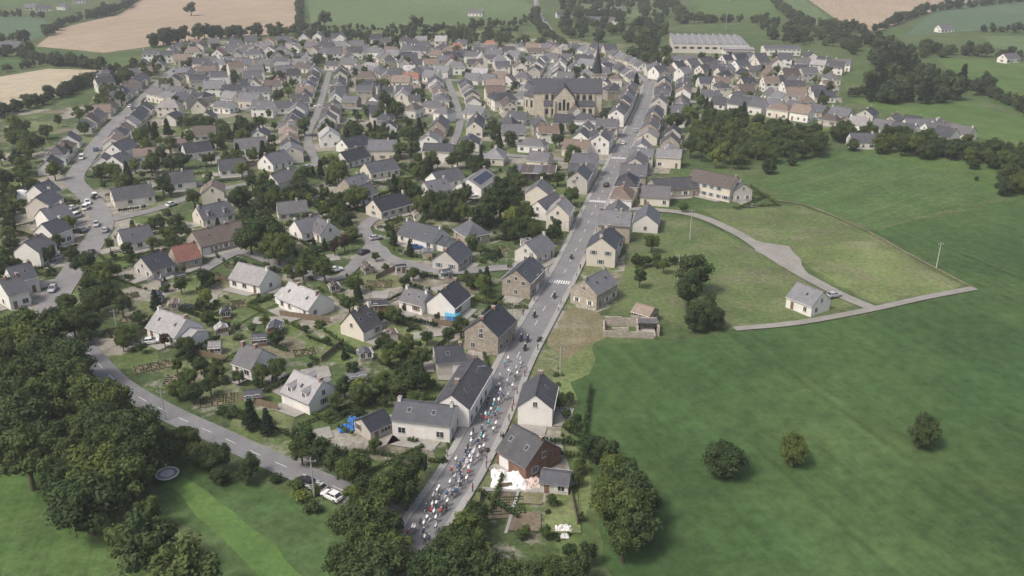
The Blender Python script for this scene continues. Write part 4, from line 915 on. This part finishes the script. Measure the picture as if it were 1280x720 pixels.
def rider_mesh(jer, hel, sh='cblack'):
    mb = MB()
    for y in (-.5, .5):
        mb.torus((0, y, .34), (1, 0, 0), .33, .02, 'black', 18, 5); mb.tube((-.03, y, .34), (.03, y, .34), .03, .03, 'metal', 6)
        for i in range(6): mb.tube((0, y, .34), (0, y+.31*math.cos(i*1.047), .34+.31*math.sin(i*1.047)), .006, .006, 'metal', 3, False)
    bbk, st, hd = (0, -.08, .28), (0, -.22, .85), (0, .36, .86)
    for a, b in ((bbk, st), (st, hd), (bbk, (0, .38, .76)), (bbk, (0, -.5, .34)), (st, (0, -.5, .34)), ((0, .5, .34), hd)): mb.tube(a, b, .022, .02, hel, 6)
    mb.tube((-.2, .42, .94), (.2, .42, .94), .015, .015, 'black', 5); mb.tube(hd, (0, .42, .94), .018, .018, 'black', 5)
    for x in (-.2, .2): mb.tube((x, .42, .94), (x, .54, .9), .015, .015, 'black', 5)
    mb.box(-.07, .07, -.36, -.1, .87, .92, 'black'); mb.tube((-.02, -.08, .28), (.02, -.08, .28), .09, .09, 'metal', 10)
    for q in ((-.11, .0, .27), (.11, .06, .46)): mb.tube((0, -.08, .28), q, .012, .012, 'black', 4)
    def fn(c):
        x, y, z = c
        if z > 1.36 and y > .3: return 'skin'
        if y < -.05 and z > .88 or (z > .84 and y < .06 and z < 1.02): return sh if z < 1.04 else jer
        if z > 1.02 and not (abs(x) > .2 and z < 1.16): return jer
        if z < .34: return 'trim'
        return 'skin'
    addskin(mb, RID, fn); mb.ellip((0, .40, 1.47), (.1, .14, .1), hel, 10, 5, -.2)
    return mb.mesh('cyclist')
RM = [rider_mesh(*a) for a in (('cwhite', 'cwhite'), ('cblack', 'cwhite'), ('cwhite', 'cblack'), ('cnavy', 'cwhite'), ('csilver', 'cwhite'), ('cwhite', 'cwhite'), ('cwhite', 'cwhite', 'cnavy'), ('cblack', 'cblack'), ('cnavy', 'cwhite'), ('cblue', 'cwhite'), ('csilver', 'cwhite'), ('cwhite', 'cblack'), ('cteal', 'cwhite'), ('cred', 'cwhite'), ('cwhite', 'cwhite'))]
d0, d1 = dist_at(MAIN, 524, 672), dist_at(MAIN, 646, 448)
d = d0; nr = 0
while d < d1:
    f = (d-d0)/(d1-d0); p, t = sample(MAIN, d); nn = Vector((-t.y, t.x)); k = R.choice([2, 3, 3, 4]) if f < .62 else R.choice([1, 2, 2, 3])
    lats = R.sample([-1.5, -.8, -.1, .6, 1.3, 2.0], k)
    for l in lats:
        q = p+nn*(-l+R.uniform(-.2, .2))+t*R.uniform(-.5, .5); inst('racing_cyclist', R.choice(RM), (q.x, q.y, MZ+.002), math.atan2(t.y, t.x)-math.pi/2+R.uniform(-.06, .06)); nr += 1
    d += 1.7 if f < .62 else R.uniform(1.7, 2.5)
mv = [(0, -.25, .92), (0, -.22, 1.15), (0, -.15, 1.4), (0, -.13, 1.52), (0, -.1, 1.66), (-.2, -.13, 1.4), (-.28, .08, 1.2), (-.28, .36, 1.1), (.2, -.13, 1.4), (.28, .08, 1.2), (.28, .36, 1.1), (-.14, -.2, .88), (-.24, .18, .82), (-.2, -.02, .42), (-.2, .12, .38), (.14, -.2, .88), (.24, .18, .82), (.2, -.02, .42), (.2, .12, .38)]
MS = skin(mv, re, [.17, .17, .18, .08, .12, .09, .07, .05, .09, .07, .05, .12, .09, .06, .06, .12, .09, .06, .06])
def moto(k):
    mb = MB()
    for y in (-.75, .75): mb.torus((0, y, .33), (1, 0, 0), .26, .08, 'black', 18, 6); mb.tube((-.05, y, .33), (.05, y, .33), .18, .18, 'metal', 10)
    def rg(y, w_, z0, z1): return [(-w_, y, z0), (w_, y, z0), (w_*.8, y, z1), (-w_*.8, y, z1)]
    mb.loft([rg(-.95, .1, .8, .9), rg(-.5, .16, .6, .86), rg(0, .2, .3, .9), (rg(.3, .22, .35, 1.05)), rg(.6, .24, .6, 1.15), rg(.8, .1, .75, 1.1)], k)
    mb.tube((0, .75, .33), (0, .5, 1.05), .05, .05, 'metal', 6); mb.tube((-.38, .38, 1.1), (.38, .38, 1.1), .02, .02, 'black', 5)
    for s_ in (-1, 1): mb.box(s_*.3-.1, s_*.3+.1, -.95, -.45, .5, .85, 'cblack')
    mb.loft([rg(.62, .2, 1.1, 1.12), rg(.5, .16, 1.42, 1.44)], 'glass')
    addskin(mb, MS, lambda c: 'cblack' if c[2] < 1.0 else k if c[2] < 1.5 else 'skin'); mb.ellip((0, -.1, 1.7), (.14, .16, .16), 'cwhite', 10, 6); mb.box(-.09, .09, .03, .07, 1.66, 1.74, 'glass')
    return mb.mesh('motorcycle')
MM = [moto('cblack'), moto('cblack'), moto('cnavy')]
for (u, v, l) in ((652, 440, -1), (668, 428, 1), (671, 424, -.5), (675, 398, 1.2), (688, 372, -1), (722, 322, 0)):
    p, t = sample(MAIN, dist_at(MAIN, u, v)); nn = Vector((-t.y, t.x)); q = p+nn*l; inst('motorcycle', R.choice(MM), (q.x, q.y, MZ), math.atan2(t.y, t.x)-math.pi/2)
for (u, v, l, i) in ((757, 232, -.5, 2), (782, 180, 1, 0), (790, 165, -2, 1)):
    p, t = sample(MAIN, dist_at(MAIN, u, v)); nn = Vector((-t.y, t.x)); q = p+nn*l; car(q.x, q.y, math.atan2(t.y, t.x), MZ, 'race_car', CARS[i])
pv = [(0, 0, .95), (0, 0, 1.12), (0, 0, 1.38), (0, 0, 1.52), (0, .02, 1.66), (-.19, 0, 1.4), (-.25, .03, 1.12), (-.24, .12, .88), (.19, 0, 1.4), (.25, .03, 1.12), (.24, .12, .88), (-.1, 0, .9), (-.11, .02, .5), (-.11, 0, .08), (-.11, .15, .05), (.1, 0, .9), (.11, .02, .5), (.11, 0, .08), (.11, .15, .05)]
PS = skin(pv, re, [.13, .12, .15, .06, .1, .07, .05, .035, .07, .05, .035, .09, .065, .05, .045, .09, .065, .05, .045])
def person(a, b, hair):
    mb = MB(); addskin(mb, PS, lambda c: 'skin' if c[2] > 1.5 or (abs(c[0]) > .2 and c[2] < 1.1) else a if c[2] > .95 else b if c[2] > .12 else 'black'); mb.ellip((0, -.01, 1.69), (.105, .12, .1), hair, 10, 5, -.1)
    mb.box(-.012, .012, .11, .15, 1.62, 1.66, 'skin')
    return mb.mesh('person')
PM = [person(*a) for a in (('cwhite', 'cnavy', 'shut1'), ('cred', 'cblack', 'cblack'), ('cblue', 'drive', 'shut1'), ('cblack', 'cnavy', 'drive'), ('csilver', 'cblack', 'shut1'))]
T_ = plen(MAIN); d = 30
while d < T_*.75:
    for s_ in (-1, 1):
        if R.random() < .33:
            p, t = sample(MAIN, d); nn = Vector((-t.y, t.x)); q = p+nn*s_*R.uniform(3.5, 4.2); inst('spectator', R.choice(PM), (q.x, q.y, MZ+.12), math.atan2(nn.y*-s_, nn.x*-s_)-math.pi/2+R.uniform(-.5, .5))
    d += R.uniform(1.5, 6)
# ------------------------------------------------------------ thin summer haze over the whole valley
hz = bpy.data.meshes.new('atmospheric_haze'); q = [(x, y, z) for z in (-20, 260) for y in (-800, 6000) for x in (-3000, 3000)]
hz.from_pydata(q, [], [(0, 2, 3, 1), (4, 5, 7, 6), (0, 1, 5, 4), (2, 6, 7, 3), (0, 4, 6, 2), (1, 3, 7, 5)])
hm = bpy.data.materials.new('haze'); hm.use_nodes = True; hn = hm.node_tree; hn.nodes.clear()
ho = hn.nodes.new('ShaderNodeOutputMaterial'); hv = hn.nodes.new('ShaderNodeVolumeScatter'); hv.inputs['Color'].default_value = (.93, .96, 1, 1); hv.inputs['Density'].default_value = .00024; hv.inputs['Anisotropy'].default_value = .1
hn.links.new(hv.outputs[0], ho.inputs['Volume']); hz.materials.append(hm); inst('atmospheric_haze', hz, (0, 0, 0))
print('TREES', ntree, 'HOUSES', len(houses), 'RIDERS', nr, 'OBJ', len(sc.objects))
